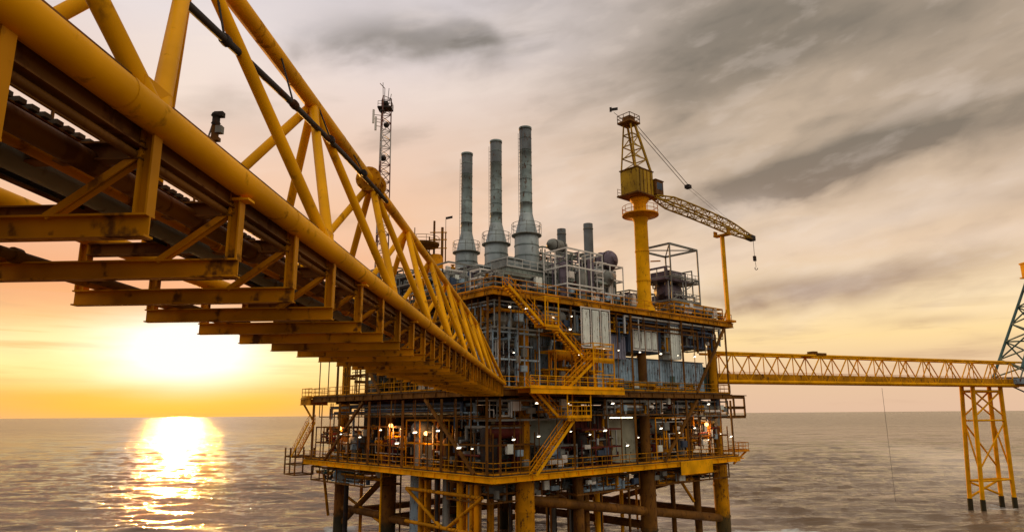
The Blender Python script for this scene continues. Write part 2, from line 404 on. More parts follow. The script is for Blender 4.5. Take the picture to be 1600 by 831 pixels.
for k in range(10):
    t = k * math.pi / 5; m.tube(c + BL * .33 * math.cos(t) + UP * .33 * math.sin(t) - BD * .46, c + BL * .33 * math.cos(t) + UP * .33 * math.sin(t) + BD * .46, .03, n=6)
m.build('flanged_splice', M['ochre'], bridge)
for a, t in zip(low, top):                                       # gusset plates at the panel points
    m = MB(); m.obox(br(a, LR - .03, ZL + .24), BD, BL, UP, .26, .02, .12); m.build('gusset_plate', M['yellow'], bridge)
# hanging pipe frames, one every two metres
FA = [6.40 + 2.02 * k - (-.02 if k == -1 else 0) for k in range(-5, 31)]
ZB = 1.74
def hang_frame(a):
    z0 = ZB + .12
    m = MB()
    m.ibeam(br(a, -7.46, z0), br(a, LR + .0, z0), .16, .24, .022)
    def post(l, zt, w=.125):                                     # H posts, flanges facing the sides
        for s in (-1, 1): m.obox(br(a, l + s * w / 2, (ZB + .24 + zt) / 2), BD, BL, UP, .075, .011, (zt - ZB - .24) / 2)
        m.obox(br(a, l, (ZB + .24 + zt) / 2), BD, BL, UP, .011, w / 2 - .012, (zt - ZB - .24) / 2)
    post(LR - .075, ZL - .10); post(-7.36, ZF - .10)
    fr = m.build('hanging_frame', M['ochre'], bridge)
    m = MB(); m.bar(br(a + .02, -4.95, z0 + .10), br(a + .02, LR - .12, ZL - .36), .075, .075); m.bar(br(a - .06, -4.95, z0 + .10), br(a - .06, LR - .12, ZL - .36), .02, .075)
    m.build('knee_brace', M['ochre'], fr)
    m = MB(); m.ibeam(br(a, -7.3, ZL - .34), br(a, LR - .12, ZL - .34), .16, .20, .02); m.build('cross_beam', M['brown'], fr)
    return fr
for a in FA: hang_frame(a)
m = MB()
m.ibeam(br(A0, -4.06, ZL - .21), br(A1, -4.06, ZL - .21), .12, .22, .02)
for l in (-4.95, -5.75, -6.3): m.ibeam(br(A0, l, ZL - .16), br(A1, l, ZL - .16), .10, .14, .016)
m.build('stringer', M['brown'], bridge)
m = MB()                                                         # grating: bearing bars with gaps
a = A0
while a < A1:
    m.obox(br(a, -5.72, ZL - .06), BD, BL, UP, .05, .86, .025); a += .17
m.build('walkway_grating', M['grate'], bridge)
for l in (-6.57,):
    m = MB(); m.rail([br(A0, l, ZL), br(A1, l, ZL)], 1.08, 1.9, .024); m.build('walkway_handrail', M['brown'], bridge)
for a in FA[::3]:
    m = MB(); m.obox(br(a, LR + .0, ZL - .22), BD, BL, UP, .10, .11, .015); m.build('clamp_plate', M['yellow'], bridge)
# pipelines and trays that lie on the frames
PIPES = [(-4.10, .045, 2.60, 'brown', 'slim brown conduit running just under the near lower chord of the bridge'), (-4.62, .12, 2.56, 'brown', 'stout brown pipe slung under the floor beams of the near bridge'),
         (-5.0, .08, 2.60, 'ochre', 'slim ochre pipe slung under the middle of the near bridge floor'), (-5.36, .13, 2.58, 'grey', 'thick grey pipe slung under the near bridge floor'),
         (-6.78, .07, ZB + .31, 'brown', 'slim brown pipe lying on the bridge frames near the far posts'), (-7.08, .10, ZB + .34, 'ochre', 'ochre pipe lying on the bridge frames tight against the far posts')]
for (l, r, z, mt, lab) in PIPES:
    m = MB(); m.tube(br(A0, l, z), br(A1 + 2, l, z), r, n=14)
    for k in range(9): m.tube(br(8 + 7 * k + l, l, z), br(8.12 + 7 * k + l, l, z), r * 1.45, n=14)
    for a in FA[::2]:
        if z > 2.3: m.bar(br(a + .14, l, z), br(a + .14, l, ZL - .43), .04, .04)
    tag(m.build('pipeline', M[mt], None, br(30, l, z)), lab, 'pipe', 'pipes carried under the near bridge')
m = MB()
for s in (-.22, .22): m.bar(br(A0, -5.82 + s, 2.74), br(A1, -5.82 + s, 2.74), .02, .11)
a = A0
while a < A1: m.bar(br(a, -6.04, 2.72), br(a, -5.60, 2.72), .04, .02); a += .4
for k in range(4): m.tube(br(A0, -5.95 + .085 * k, 2.745), br(A1, -5.95 + .085 * k, 2.745), .032, n=6)
for a in FA: m.bar(br(a + .12, -5.82, 2.72), br(a + .12, -5.82, ZL - .43), .03, .03)
tag(m.build('cable_tray', M['dark'], None, br(30, -5.35, 2.3)), 'dark ladder cable tray hung beneath the bridge walkway', 'cable tray')
m = MB()
for s in (-.11, .11): m.bar(br(A0, -4.12 + s, ZL + .26), br(A1, -4.12 + s, ZL + .26), .02, .14)
m.obox(br((A0 + A1) / 2, -4.12, ZL + .20), BD, BL, UP, (A1 - A0) / 2, .1, .01)
a = A0 + .5
while a < A1: m.bar(br(a, -4.12, ZL - .02), br(a, -4.12, ZL + .19), .05, .05); a += 2.02
tag(m.build('cable_tray', M['brown'], None, br(30, -4.12, ZL)), 'brown cable tray running just behind the top of the near lower chord', 'cable tray')
m = MB()
pts = [br(-2, -4.92, 4.55), br(8.3, -4.92, 5.66), br(12.1, -4.95, 6.10), br(16.3, -5.0, 6.52), br(20.3, -5.08, 6.85), br(21.6, -5.12, 6.95)]
m.path(pts, .065, n=10)
for a, z in ((6.0, 5.42), (9.6, 5.82), (12.6, 6.15), (15.0, 6.40), (18, 6.65)):
    m.tube(br(a, -4.95, z), br(a, -5.3, ZT), .02, n=5); m.tube(br(a - .07, -4.94, z), br(a + .07, -4.94, z), .09, n=10)
tag(m.build('service_pipe', M['dark'], None, br(10, -4.95, 5.7)), 'dark pipe hung below the upper chord of the bridge, climbing to the bolted splice', 'pipe')
t = thing('lantern_post', br(9.3, -4.32, ZL), 'dark marine lantern on a short post above the near lower chord', 'lamp')
lp = Vector(at(335, 218, 10.2))
t.location = lp; WORLDLOC[t.name] = lp
m = MB(); m.bar(lp, lp + UP * .24, .06, .10); m.obox(lp + UP * .0 - BL * .12, BL, BD, UP, .2, .05, .03); m.bar(lp - UP * .55, lp, .05, .05); m.build('post', M['brown'], t)
m = MB(); m.lathe(lp + UP * .24, [(.05, 0), (.075, .03), (.06, .06), (.06, .14), (.085, .16), (.07, .20), (.03, .23)], 10); m.build('lantern', M['dark'], t)
m = MB(); m.obox(lp + UP * .16 + BL * .07, BL, BD, UP, .05, .05, .06); m.bar(lp + UP * .05 - BL * .1, lp + UP * .3 - BL * .04, .02); m.build('junction_box', M['grey'], t)
m = MB(); m.obox(lp + UP * .42 + BL * .05, BL, BD, UP, .07, .05, .04); m.build('lantern_hood', M['dark'], t)

# ------------------------------------------------------------------ main platform
ZLOW, ZMID, ZTOP = 10.6, 19.2, 29.5
plat = thing('offshore_platform', pl(22, 22, 0), 'huge yellow multi deck offshore platform standing on tubular legs in the sea', 'oil platform')
def tidal(src, name):
    m = M[src].copy(); m.name = name; nt = m.node_tree; Ex.nt = nt; b = nt.nodes['Principled BSDF']
    g = nt.nodes.new('ShaderNodeNewGeometry'); sp_ = nt.nodes.new('ShaderNodeSeparateXYZ'); nt.links.new(g.outputs['Position'], sp_.inputs[0])
    n = nt.nodes.new('ShaderNodeTexNoise'); n.inputs['Scale'].default_value = 1.1; n.inputs['Detail'].default_value = 6; nt.links.new(g.outputs['Position'], n.inputs['Vector'])
    wet = sstep(Ex(sp_.outputs[2]) + (Ex(n.outputs[0]) - .5) * 3.0, 3.4, 1.9)
    old = b.inputs['Base Color'].links[0].from_socket
    nt.links.new(mix(wet * .9, old, (.030, .032, .018)), b.inputs['Base Color']); return m
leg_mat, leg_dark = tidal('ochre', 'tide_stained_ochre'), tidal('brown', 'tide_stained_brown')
LEGS = [(6, 2), (26.8, 2), (43.3, 2), (6, 29), (26.8, 29), (43.3, 29), (6, 42), (26.8, 42), (43.3, 42)]
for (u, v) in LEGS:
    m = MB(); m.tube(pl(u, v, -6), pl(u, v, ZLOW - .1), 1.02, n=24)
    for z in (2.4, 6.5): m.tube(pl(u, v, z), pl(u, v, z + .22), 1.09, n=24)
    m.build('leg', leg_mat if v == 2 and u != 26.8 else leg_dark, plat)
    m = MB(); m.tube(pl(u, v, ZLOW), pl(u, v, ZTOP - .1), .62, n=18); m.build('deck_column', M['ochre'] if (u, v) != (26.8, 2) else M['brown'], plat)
def brace(p, q, r, mt='brown'):
    m = MB(); m.tube(p, q, r, n=14); m.build('jacket_brace', M[mt], plat)
brace(pl(6, 2, 7.7), pl(43.3, 2, 2.2), .55)
brace(pl(6, 29, 3.4), pl(6, 42, 3.4), .5); brace(pl(6, 2, 3.2), pl(6, 29, 3.2), .5)
brace(pl(6, 42, 2.8), pl(43.3, 42, 2.8), .5); brace(pl(26.8, 2, 3), pl(26.8, 29, 3), .5); brace(pl(43.3, 2, 3), pl(43.3, 42, 3), .5)
brace(pl(6, 29, 3.2), pl(26.8, 29, 3.2), .5); brace(pl(6, 42, 1), pl(6, 29, 9), .42); brace(pl(26.8, 2, 8.5), pl(26.8, 29, 1), .42); brace(pl(43.3, 2, 9), pl(43.3, 29, 1), .42)
for (a, b) in ((pl(1, 3, 8.2), pl(1, 17, 8.2)), (pl(1, 3, 4.6), pl(1, 17, 4.6)), (pl(1, 3, 8.2), pl(1, 9, 4.6)), (pl(1, 17, 8.2), pl(1, 10, 4.6)), (pl(2, 24, 8.6), pl(2, 42, 8.6)), (pl(6, 42, 5.5), pl(6, 29, 2)), (pl(2, 40, 8.6), pl(4, 42, 2.5)), (pl(30, 1.5, 8.6), pl(43, 1.5, 8.6)), (pl(34, 3, 9), pl(38, 3, 4.8))): brace(a, b, .2, 'ochre')
brace(pl(26.8, 29, 9), pl(43.3, 29, 1), .42); brace(pl(6, 2, .9), pl(26.8, 2, -.4), .42)
rnd = random.Random(11)
for k in range(66):                                              # well conductors and risers below the lower deck
    if k < 18: u, v = rnd.uniform(15, 26), rnd.uniform(3, 12)
    elif k < 46: u, v = rnd.uniform(1, 5), rnd.uniform(3, 16)
    elif k < 58: u, v = rnd.uniform(1, 12), rnd.uniform(10, 40)
    else: u, v = rnd.uniform(28, 42), rnd.uniform(6, 30)
    m = MB(); m.tube(pl(u, v, -4), pl(u, v, ZLOW - .4), rnd.choice([.12, .16, .2, .24, .34]), n=12); m.build('conductor', M[rnd.choice(['brown', 'ochre', 'ochre', 'dark', 'grey', 'orange', 'yellow'])], plat)
m = MB(); m.tube(pl(14.4, 2.2, -4), pl(14.4, 2.2, ZLOW), .62, n=18); m.build('caisson', M['brown'], plat)
m = MB(); m.tube(pl(39.6, 3.5, -4), pl(39.6, 3.5, ZLOW), .5, n=18); m.build('caisson', M['brown'], plat)
m = MB(); m.tube(pl(5.0, 20, -4), pl(5, 20, ZLOW), 1.25, n=24); m.build('caisson', M['blue_grey'], plat)
def deck(name, u0, u1, v0, v1, z, fascia, railmat, gird='yellow', gaps=(), hole=None):
    m = MB(); m.pbox(u0 + .1, u1 - .1, v0 + .1, v1 - .1, z - .14, z); d = m.build(name, M['grate'], plat)
    m = MB(); h = fascia
    for (a, b) in (((u0, v0), (u1, v0)), ((u0, v0), (u0, v1)), ((u1, v0), (u1, v1)), ((u0, v1), (u1, v1))):
        m.ibeam(pl(*a, z - .15 - h / 2), pl(*b, z - .15 - h / 2), .34, h, .05)
    k = u0 + 3
    while k < u1 - 1:                                            # web stiffeners
        m.pbox(k - .03, k + .03, v0 - .15, v0 - .03, z - h - .08, z - .22); k += 2.3
    k = v0 + 3
    while k < v1 - 1:
        m.pbox(u0 - .15, u0 - .03, k - .03, k + .03, z - h - .08, z - .22); k += 2.3
    m.build('edge_girder', M[gird], d)
    m = MB(); k = u0 + 2.6
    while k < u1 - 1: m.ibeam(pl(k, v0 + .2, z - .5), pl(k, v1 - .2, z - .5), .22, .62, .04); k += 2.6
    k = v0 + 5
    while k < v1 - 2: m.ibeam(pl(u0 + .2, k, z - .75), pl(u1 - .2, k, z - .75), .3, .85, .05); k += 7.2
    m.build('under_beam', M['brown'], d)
    m = MB(); m.rail([pl(u0 + .08, v1 - .1, z), pl(u0 + .08, v0 + .08, z), pl(u1 - .08, v0 + .08, z), pl(u1 - .08, v1 - .1, z)], 1.15, 1.6, .04)
    m.build('handrail', M[railmat], d)
    return d
dlow = deck('lower_deck', 0, 45.5, 0, 42.5, ZLOW, .62, 'ochre')
dmid = deck('main_deck', 0, 44.5, 0, 40.5, ZMID, .65, 'ochre', gird='brown')
dtop = deck('upper_deck', 0, 46.3, 0, 38, ZTOP, .62, 'orange', gird='ochre')
m = MB()                                                         # deep plate girder panel at the right of the lower deck
m.pbox(31, 38.2, -.22, -.18, ZLOW - 1.75, ZLOW - .2); m.pbox(31, 38.2, -.3, -.05, ZLOW - 1.82, ZLOW - 1.76)
m.build('girder_panel', M['yellow'], plat)
m = MB()                                                         # overhanging small balconies
m.pbox(45.5, 49.2, .5, 4, ZLOW + .4, ZLOW + .55); m.pbox(45.5, 48, .8, 3.6, ZLOW - .6, ZLOW - .45)
m.bar(pl(45.4, 1, ZLOW - 1.2), pl(49, 1, ZLOW + .4), .2); m.rail([pl(45.6, .6, ZLOW + .55), pl(49.1, .6, ZLOW + .55), pl(49.1, 3.9, ZLOW + .55)], 1.1, .9, .04)
m.build('side_balcony', M['orange'], plat)
m = MB()
for z in (ZMID - .5, ZMID - 2.0, ZMID - 3.3): m.ibeam(pl(44.6, 1, z), pl(49.6, 1, z), .3, .42, .05); m.ibeam(pl(44.6, 4, z), pl(49.6, 4, z), .3, .42, .05)
for u in (46.6, 49.5):
    for v in (1, 4): m.bar(pl(u, v, ZMID - 3.3), pl(u, v, ZMID - .4), .24)
m.pbox(44.6, 50, .8, 4.2, ZMID - .3, ZMID - .18); m.build('side_bracket', M['brown'], plat)
m = MB()                                                         # left end cage and outrigger
for z in (ZLOW - 2.3, ZLOW - .9, ZLOW + .2):
    for (a, b) in (((-1.2, 42.6), (-1.2, 46)), ((1.6, 42.6), (1.6, 46)), ((-1.2, 46), (1.6, 46)), ((-1.2, 42.6), (1.6, 42.6))): m.bar(pl(*a, z), pl(*b, z), .18)
for (u, v) in ((-1.2, 42.6), (-1.2, 44.3), (-1.2, 46), (1.6, 46), (1.6, 42.6)): m.bar(pl(u, v, ZLOW - 2.3), pl(u, v, ZLOW + 1.4), .18)
m.pbox(-1.2, 1.6, 42.6, 46, ZLOW + .05, ZLOW + .15); m.build('end_cage', M['brown'], plat)
m = MB(); m.pbox(-.3, 4, 40.5, 43.8, ZMID - .2, ZMID - .05); m.ibeam(pl(-.3, 40.5, ZMID - .7), pl(-.3, 43.8, ZMID - .7), .3, .9, .05); m.ibeam(pl(-.3, 43.8, ZMID - .7), pl(4, 43.8, ZMID - .7), .3, .9, .05)
m.bar(pl(0, 40, ZMID - 3.4), pl(0, 43.4, ZMID - 1), .2); m.rail([pl(-.2, 40.5, ZMID), pl(-.2, 43.7, ZMID), pl(4, 43.7, ZMID)], 1.2, 1.1, .045); m.build('outrigger', M['ochre'], plat)
m = MB()
for k in range(16): m.bar(pl(0, 1 + 2.6 * k, ZLOW), pl(0, 1 + 2.6 * k, ZMID - 1), .12 if k % 3 else .28)
for k in range(17): m.bar(pl(1 + 2.7 * k, .1, ZLOW), pl(1 + 2.7 * k, .1, ZMID - 1), .10 if k % 4 else .24)
m.build('lower_post', M['brown'], plat)
m = MB()
for k in range(15): m.bar(pl(.1, 1 + 2.7 * k, ZMID), pl(.1, 1 + 2.7 * k, ZTOP - .9), .12 if k % 3 else .26)
for k in range(17): m.bar(pl(1 + 2.7 * k, .15, ZMID), pl(1 + 2.7 * k, .15, ZTOP - .9), .09 if k % 4 else .22)
m.build('upper_post', M['brown'], plat)
for (p, q) in ((pl(0, 3, ZLOW), pl(0, 12, ZMID - 1)), (pl(0, 26, ZMID - 1), pl(0, 36, ZLOW)), (pl(28, .1, ZLOW), pl(36, .1, ZMID - 1)), (pl(36, .1, ZMID), pl(44, .1, ZTOP - 1)), (pl(.1, 22, ZMID), pl(.1, 32, ZTOP - 1))):
    m = MB(); m.bar(p, q, .3); m.build('deck_brace', M['brown'], plat)
WORLDLOC_P = WORLDLOC

# ------------------------------------------------------------------ equipment builders
def elbow_pipe(rn, u0, u1, v0, v1, z0, z1, r, n=4):
    p = [rn.uniform(u0, u1), rn.uniform(v0, v1), rn.uniform(z0, z1)]; pts = [pl(*p)]; last = -1
    for _ in range(n):
        ax = rn.choice([a for a in (0, 1, 2, 2) if a != last]); last = ax
        lo, hi = ((u0, u1), (v0, v1), (z0, z1))[ax]; p[ax] = rn.uniform(lo, hi); pts.append(pl(*p))
    return MB().path([q for i, q in enumerate(pts) if i == 0 or (q - pts[i - 1]).length > .05], r)
def skid(name, label, u0, u1, v0, v1, z0, h, seed, fm='grey', vm=('silver', 'green_grey', 'grey'), pm=('grey', 'silver', 'ochre', 'blue_grey'), nv=2, npipe=9, levels=2, cat='process skid', group=None):
    """a lifted-on module: bolted frame, vessels, pipework, panels and valves"""
    rn = random.Random(seed); npipe = int(npipe * 1.7)
    t = thing(name, pl((u0 + u1) / 2, (v0 + v1) / 2, z0), label, cat, group)
    m = MB(); nu = max(1, round((u1 - u0) / 2.4)); nvv = max(1, round((v1 - v0) / 2.6))
    for i in range(nu + 1):
        for j in range(nvv + 1):
            if 0 < i < nu and 0 < j < nvv: continue
            u, v = u0 + (u1 - u0) * i / nu, v0 + (v1 - v0) * j / nvv
            m.bar(pl(u, v, z0), pl(u, v, z0 + h * (1 if rn.random() > .2 else .72)), .14)
    for k in range(levels + 1):
        z = z0 + .12 + (h - .2) * k / levels
        for (a, b) in (((u0, v0), (u1, v0)), ((u0, v0), (u0, v1)), ((u1, v0), (u1, v1)), ((u0, v1), (u1, v1))): m.bar(pl(*a, z), pl(*b, z), .15, .18)
    m.build('skid_frame', M[fm], t)
    for k in range(nv):
        mt = M[rn.choice(vm)]; m = MB(); r = min(rn.uniform(.5, 1.1), (v1 - v0) * .42, h * .36)
        if rn.random() < .5:
            u, v = rn.uniform(u0 + r, u1 - r), rn.uniform(v0 + r, v1 - r); H = h * rn.uniform(.6, .95)
            m.lathe(pl(u, v, z0), [(r * .55, 0), (r * .9, .15), (r, .4), (r, H - .5), (r * .86, H - .2), (r * .4, H)], 18)
            for q in (.3, .6): m.tube(pl(u, v, z0 + H * q), pl(u, v, z0 + H * q + .12), r * 1.05, n=18)
        else:
            v = rn.uniform(v0 + r, v1 - r); z = z0 + rn.uniform(r + .3, max(r + .4, h - r)); L = (u1 - u0) * rn.uniform(.55, .9); s = u0 + rn.uniform(0, (u1 - u0) - L)
            m.lathe(pl(s, v, z), [(r * .3, 0), (r * .8, .16), (r, .45), (r, L - .45), (r * .8, L - .16), (r * .3, L)], 18, PU)
            for q in (.25, .75): m.pbox(s + L * q - .15, s + L * q + .15, v - r * .7, v + r * .7, z0, z - r * .6)
        m.build('vessel', mt, t)
    for k in range(npipe):
        m = elbow_pipe(rn, u0, u1, v0, v1, z0 + .2, z0 + h, rn.choice([.06, .09, .13, .19]), rn.choice([3, 4, 5])); m.build('pipe_run', M[rn.choice(pm)], t)
    for k in range(rn.choice([3, 4, 6])):
        m = MB(); u = rn.uniform(u0 + .4, u1 - .4); z = z0 + rn.uniform(.3, h * .75); w = rn.uniform(.2, .6); hh = rn.uniform(.4, 1.0)
        m.pbox(u - w, u + w, v0 - .1, v0 + .25, z, z + hh); m.pbox(u - w * .8, u + w * .8, v0 - .13, v0 - .1, z + .1, z + hh * .8)
        m.build('control_panel', M[rn.choice(['white', 'grey', 'blue_grey', 'cream', 'navy'])], t)
    for k in range(6):
        m = MB(); u, v, z = rn.uniform(u0, u1), rn.uniform(v0, v1), z0 + rn.uniform(.3, h); m.tube(pl(u, v, z), pl(u, v, z + .35), .14, n=10); m.tube(pl(u, v, z + .35), pl(u, v, z + .42), .26, n=12); m.tube(pl(u - .3, v, z), pl(u + .3, v, z), .17, n=10)
        m.build('valve', M[rn.choice(['red', 'ochre', 'grey', 'teal'])], t)
    return t
def house(name, label, u0, u1, v0, v1, z0, h, mt, cat='module', ribs=.55, roof='grey', doors=(), windows=()):
    """corrugated box module: ribbed walls, a roof lip, doors"""
    t = thing(name, pl((u0 + u1) / 2, (v0 + v1) / 2, z0), label, cat)
    m = MB(); m.pbox(u0, u1, v0, v1, z0, z0 + h - .12)
    if ribs:
        k = u0 + ribs / 2
        while k < u1: m.pbox(k - ribs * .22, k + ribs * .22, v0 - .07, v0 - .001, z0 + .15, z0 + h - .3); k += ribs
        k = v0 + ribs / 2
        while k < v1: m.pbox(u0 - .07, u0 - .001, k - ribs * .22, k + ribs * .22, z0 + .15, z0 + h - .3); k += ribs
    m.build('wall', M[mt], t)
    m = MB(); m.pbox(u0 - .14, u1 + .14, v0 - .14, v1 + .14, z0 + h - .12, z0 + h); m.build('roof', M[roof], t)
    for (u, w, zz, hh, mm) in doors:
        m = MB(); m.pbox(u, u + w, v0 - .14, v0 - .075, z0 + zz, z0 + zz + hh); d = m.build('door', M[mm], t)
        m = MB(); m.pbox(u + w * .8, u + w * .9, v0 - .2, v0 - .142, z0 + zz + hh * .45, z0 + zz + hh * .52); m.build('handle', M['dark'], d)
    return t
def louvre(name, label, u0, u1, v, z0, z1, n, mt='cream', fm='white', gap=.22):
    t = thing(name, pl((u0 + u1) / 2, v, z0), label, 'panel bank')
    w = (u1 - u0) / n
    for k in range(n):
        m = MB(); a, b = u0 + w * k + gap / 2, u0 + w * (k + 1) - gap / 2
        m.pbox(a, b, v, v + .12, z0, z1)
        q = a + .18
        while q < b - .1: m.pbox(q - .04, q + .04, v - .05, v - .001, z0 + .1, z1 - .1); q += .32
        m.build('panel', M[mt], t)
    m = MB()
    for k in range(n + 1): m.bar(pl(u0 + w * k, v + .02, z0 - .3), pl(u0 + w * k, v + .02, z1 + .3), .13)
    for z in (z0 - .2, z1 + .2): m.bar(pl(u0, v + .1, z), pl(u1, v + .1, z), .16)
    m.build('panel_frame', M[fm], t); return t
def stairs(name, label, p, q, side, w=.95, n=None):
    """one flight: stringers, treads, handrails"""
    p, q = Vector(p), Vector(q); t = thing(name, q if q.z < p.z else p, label, 'staircase', 'yellow stair flights on the platform')
    d = q - p; n = n or max(4, round(abs(d.z) / .24)); sd_ = side.normalized()
    for s in (-1, 1):
        m = MB(); m.bar(p + sd_ * s * w / 2, q + sd_ * s * w / 2, .07, .30); m.build('stringer', M['yellow'], t)
        m = MB(); a, b = p + sd_ * s * w / 2, q + sd_ * s * w / 2
        for h in (.55, 1.05): m.tube(a + UP * h, b + UP * h, .04, n=6)
        for k in range(7): c = a.lerp(b, k / 6); m.tube(c, c + UP * 1.05, .035, n=5)
        m.build('handrail', M['orange'], t)
    m = MB(); hd = Vector((d.x, d.y, 0)).normalized()
    for k in range(n): m.obox(p.lerp(q, (k + .5) / n), hd, sd_, UP, .14, w / 2 - .04, .025)
    m.build('treads', M['ochre'], t); return t

# main deck, right face
house('corrugated_module', 'long blue grey corrugated wall module on the main deck below the small white panels', 17.5, 41, 2.2, 9, ZMID, 4.3, 'blue_grey', roof='navy', doors=((2.0 + 18.5, 1.0, .1, 2.1, 'grey'), (33, 1.0, .1, 2.1, 'teal')))
house('container_module', 'dark navy container stacked above the blue grey wall module, behind the small white panels', 23.2, 30.0, 1.2, 6, ZMID + 4.9, 3.3, 'navy', roof='lilac', ribs=.7)
louvre('white_panel_bank', 'row of white panels on the front of the dark navy container', 24.0, 29.0, .92, ZMID + 5.4, ZMID + 7.6, 4, gap=.4)
house('lilac_locker', 'lilac grey box module between the caged landing and the dark navy container', 19.3, 22.8, 1.3, 6, ZMID + 3.9, 3.0, 'lilac', roof='navy', ribs=.5)
louvre('tall_panel_bank', 'tall pale cream louvre panels hung under the upper deck edge', 13.0, 18.0, -.35, 24.2, 28.4, 3, gap=.55)
house('tall_duct', 'tall pale ribbed duct under the upper deck beyond the navy container', 31.3, 33.6, .6, 2.6, 23.5, 5.0, 'cream', roof='grey', ribs=.5)
house('store_module', 'blue grey store module at the back of the main deck behind the stairs', 8.5, 18.0, 4.5, 13, ZMID, 7.5, 'blue_grey', roof='dark')
house('teal_cabin', 'teal corrugated cabin on the main deck at the distant bridge end', 41.4, 44.0, 3.0, 9, ZMID, 3.8, 'teal', roof='navy')
house('plant_module', 'grey plant room deep inside the sunset half of the main deck', 7, 18, 15, 36, ZMID, 8.2, 'grey', roof='dark', ribs=.9)
skid('process_skid', 'yellow framed pump skid beneath the upper deck, above the lilac box module', 18.8, 23.0, 1, 5, 26.3, 2.4, 3, fm='yellow', vm=('yellow', 'ochre'), pm=('yellow', 'ochre', 'grey'), nv=2)
skid('process_skid', 'dark pipe skid with silver vessels on the main deck at the bridge corner', .8, 7.5, 1, 7, ZMID, 8.8, 21, fm='blue_grey', vm=('silver', 'stackbase', 'green_grey'), pm=('white', 'silver', 'dark', 'blue_grey', 'lilac'), nv=4, npipe=26, levels=3)
skid('process_skid', 'ochre scaffold skid beside the stairs at the middle of the main deck', 9.5, 17.5, .6, 3.8, ZMID, 6.4, 22, fm='yellow', vm=('ochre', 'grey'), pm=('ochre', 'orange', 'grey', 'blue_grey'), nv=3, npipe=18, levels=3)
skid('process_skid', 'pipe skid on the sunset side of the main deck, next to the bridge corner', .8, 5.5, 8, 20, ZMID, 8, 23, fm='ochre', pm=('brown', 'grey', 'ochre', 'dark'), nv=4, npipe=22, levels=3)
skid('process_skid', 'pipe skid on the main deck behind the outrigger over the sunset sea', 1, 5.5, 21.5, 33, ZMID, 5.2, 24, fm='brown', pm=('brown', 'grey', 'ochre', 'dark'), nv=3, npipe=16)
skid('process_skid', 'narrow valve skid in front of the blue grey wall module', 20, 37.5, .7, 2.0, ZMID, 1.1, 25, fm='ochre', vm=('blue_grey', 'grey'), pm=('ochre', 'grey', 'orange', 'blue_grey', 'teal'), nv=3, npipe=16, levels=1)
skid('process_skid', 'small tangled skid under the upper deck between navy container and tall pale duct', 30.2, 31.2, .6, 4, 24.2, 4.4, 26, fm='grey', nv=1, npipe=8)
skid('process_skid', 'open pipe skid high under the upper deck below the boom rest', 34.5, 43, 1, 6, 25.3, 3.2, 27, fm='navy', vm=('purple', 'navy', 'grey'), pm=('navy', 'purple', 'grey'), nv=3, npipe=14)
# lower deck
house('green_wall_module', 'grey green wall module on the lower deck behind the lowest central stairs', 7.2, 13.2, 3.2, 9, ZLOW, 5.6, 'green_grey', roof='dark', ribs=0, doors=((8, 1, .1, 2.1, 'grey'), (11, 1, .1, 2.1, 'white')))
house('beige_cabin', 'beige walled cabin in the middle of the lower deck', 21, 26, 3.0, 9, ZLOW, 6.2, 'beige', roof='dark', ribs=0, doors=((24, 1, .1, 2.1, 'beige'),))
house('dark_red_module', 'dark red module between the green and beige cabins on the lower deck', 14.5, 20.4, 3.4, 9, ZLOW, 5.6, 'red', roof='dark', ribs=.8)
house('shade_core', 'dark core box inside the lower deck, its deep shade put into the wall colour', 7, 41, 10, 38, ZLOW, 7.0, 'dark', roof='dark', ribs=1.2)  # inner box added to block the sky, coloured dark as deep shade
LS = [('dark pump skid on the lower deck at the near corner below the bridge end', .8, 6.6, 1, 7, 5.6, 31, 'brown'),
      ('manifold skid in front of the dark red module on the lower deck', 13.6, 20.6, .7, 2.8, 4.2, 32, 'red'),
      ('orange framed wellhead skid beside the beige cabin on the lower deck', 27.5, 34, .8, 7, 5.4, 33, 'orange'),
      ('crowded valve skid on the lower deck above the deep girder panel', 35, 44, .8, 7, 5.6, 34, 'brown'),
      ('pipe skid on the sunset side of the lower deck next to the bridge corner', .8, 6, 8.5, 17, 5.4, 35, 'ochre'),
      ('pump skid halfway along the sunset side of the lower deck', .8, 6, 18, 26, 4.6, 36, 'brown'),
      ('valve skid on the lower deck beside the dark end stair', .8, 6, 31, 40.5, 4.4, 37, 'brown'),
      ('low skid in front of the grey green wall module on the lower deck', 7.4, 12.8, .7, 2.6, 2.6, 38, 'grey')]
for (lab, u0, u1, v0, v1, h, sd0, fm) in LS:
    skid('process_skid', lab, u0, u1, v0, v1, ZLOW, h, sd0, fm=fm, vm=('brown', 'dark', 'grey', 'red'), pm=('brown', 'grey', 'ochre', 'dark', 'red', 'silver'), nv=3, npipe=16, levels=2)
HS = [('hanging pipe cluster under the lower deck at the near corner', 1, 11, 2, 9, 41), ('hanging pipe cluster under the middle of the lower deck below the beige cabin', 13, 24, 1, 6, 42), ('hanging pipe cluster under the lower deck beside the end cage', .6, 6, 26, 41, 43), ('hanging pipe cluster under the lower deck beside the deep girder panel', 27, 44, 1, 6, 44)]
for (lab, u0, u1, v0, v1, sd0) in HS:
    skid('pipe_cluster', lab, u0, u1, v0, v1, ZLOW - 3.0, 2.0, sd0, fm='brown', vm=('grey', 'blue_grey'), pm=('brown', 'grey', 'ochre', 'dark', 'blue_grey'), nv=2, npipe=14, levels=1, cat='pipe cluster')
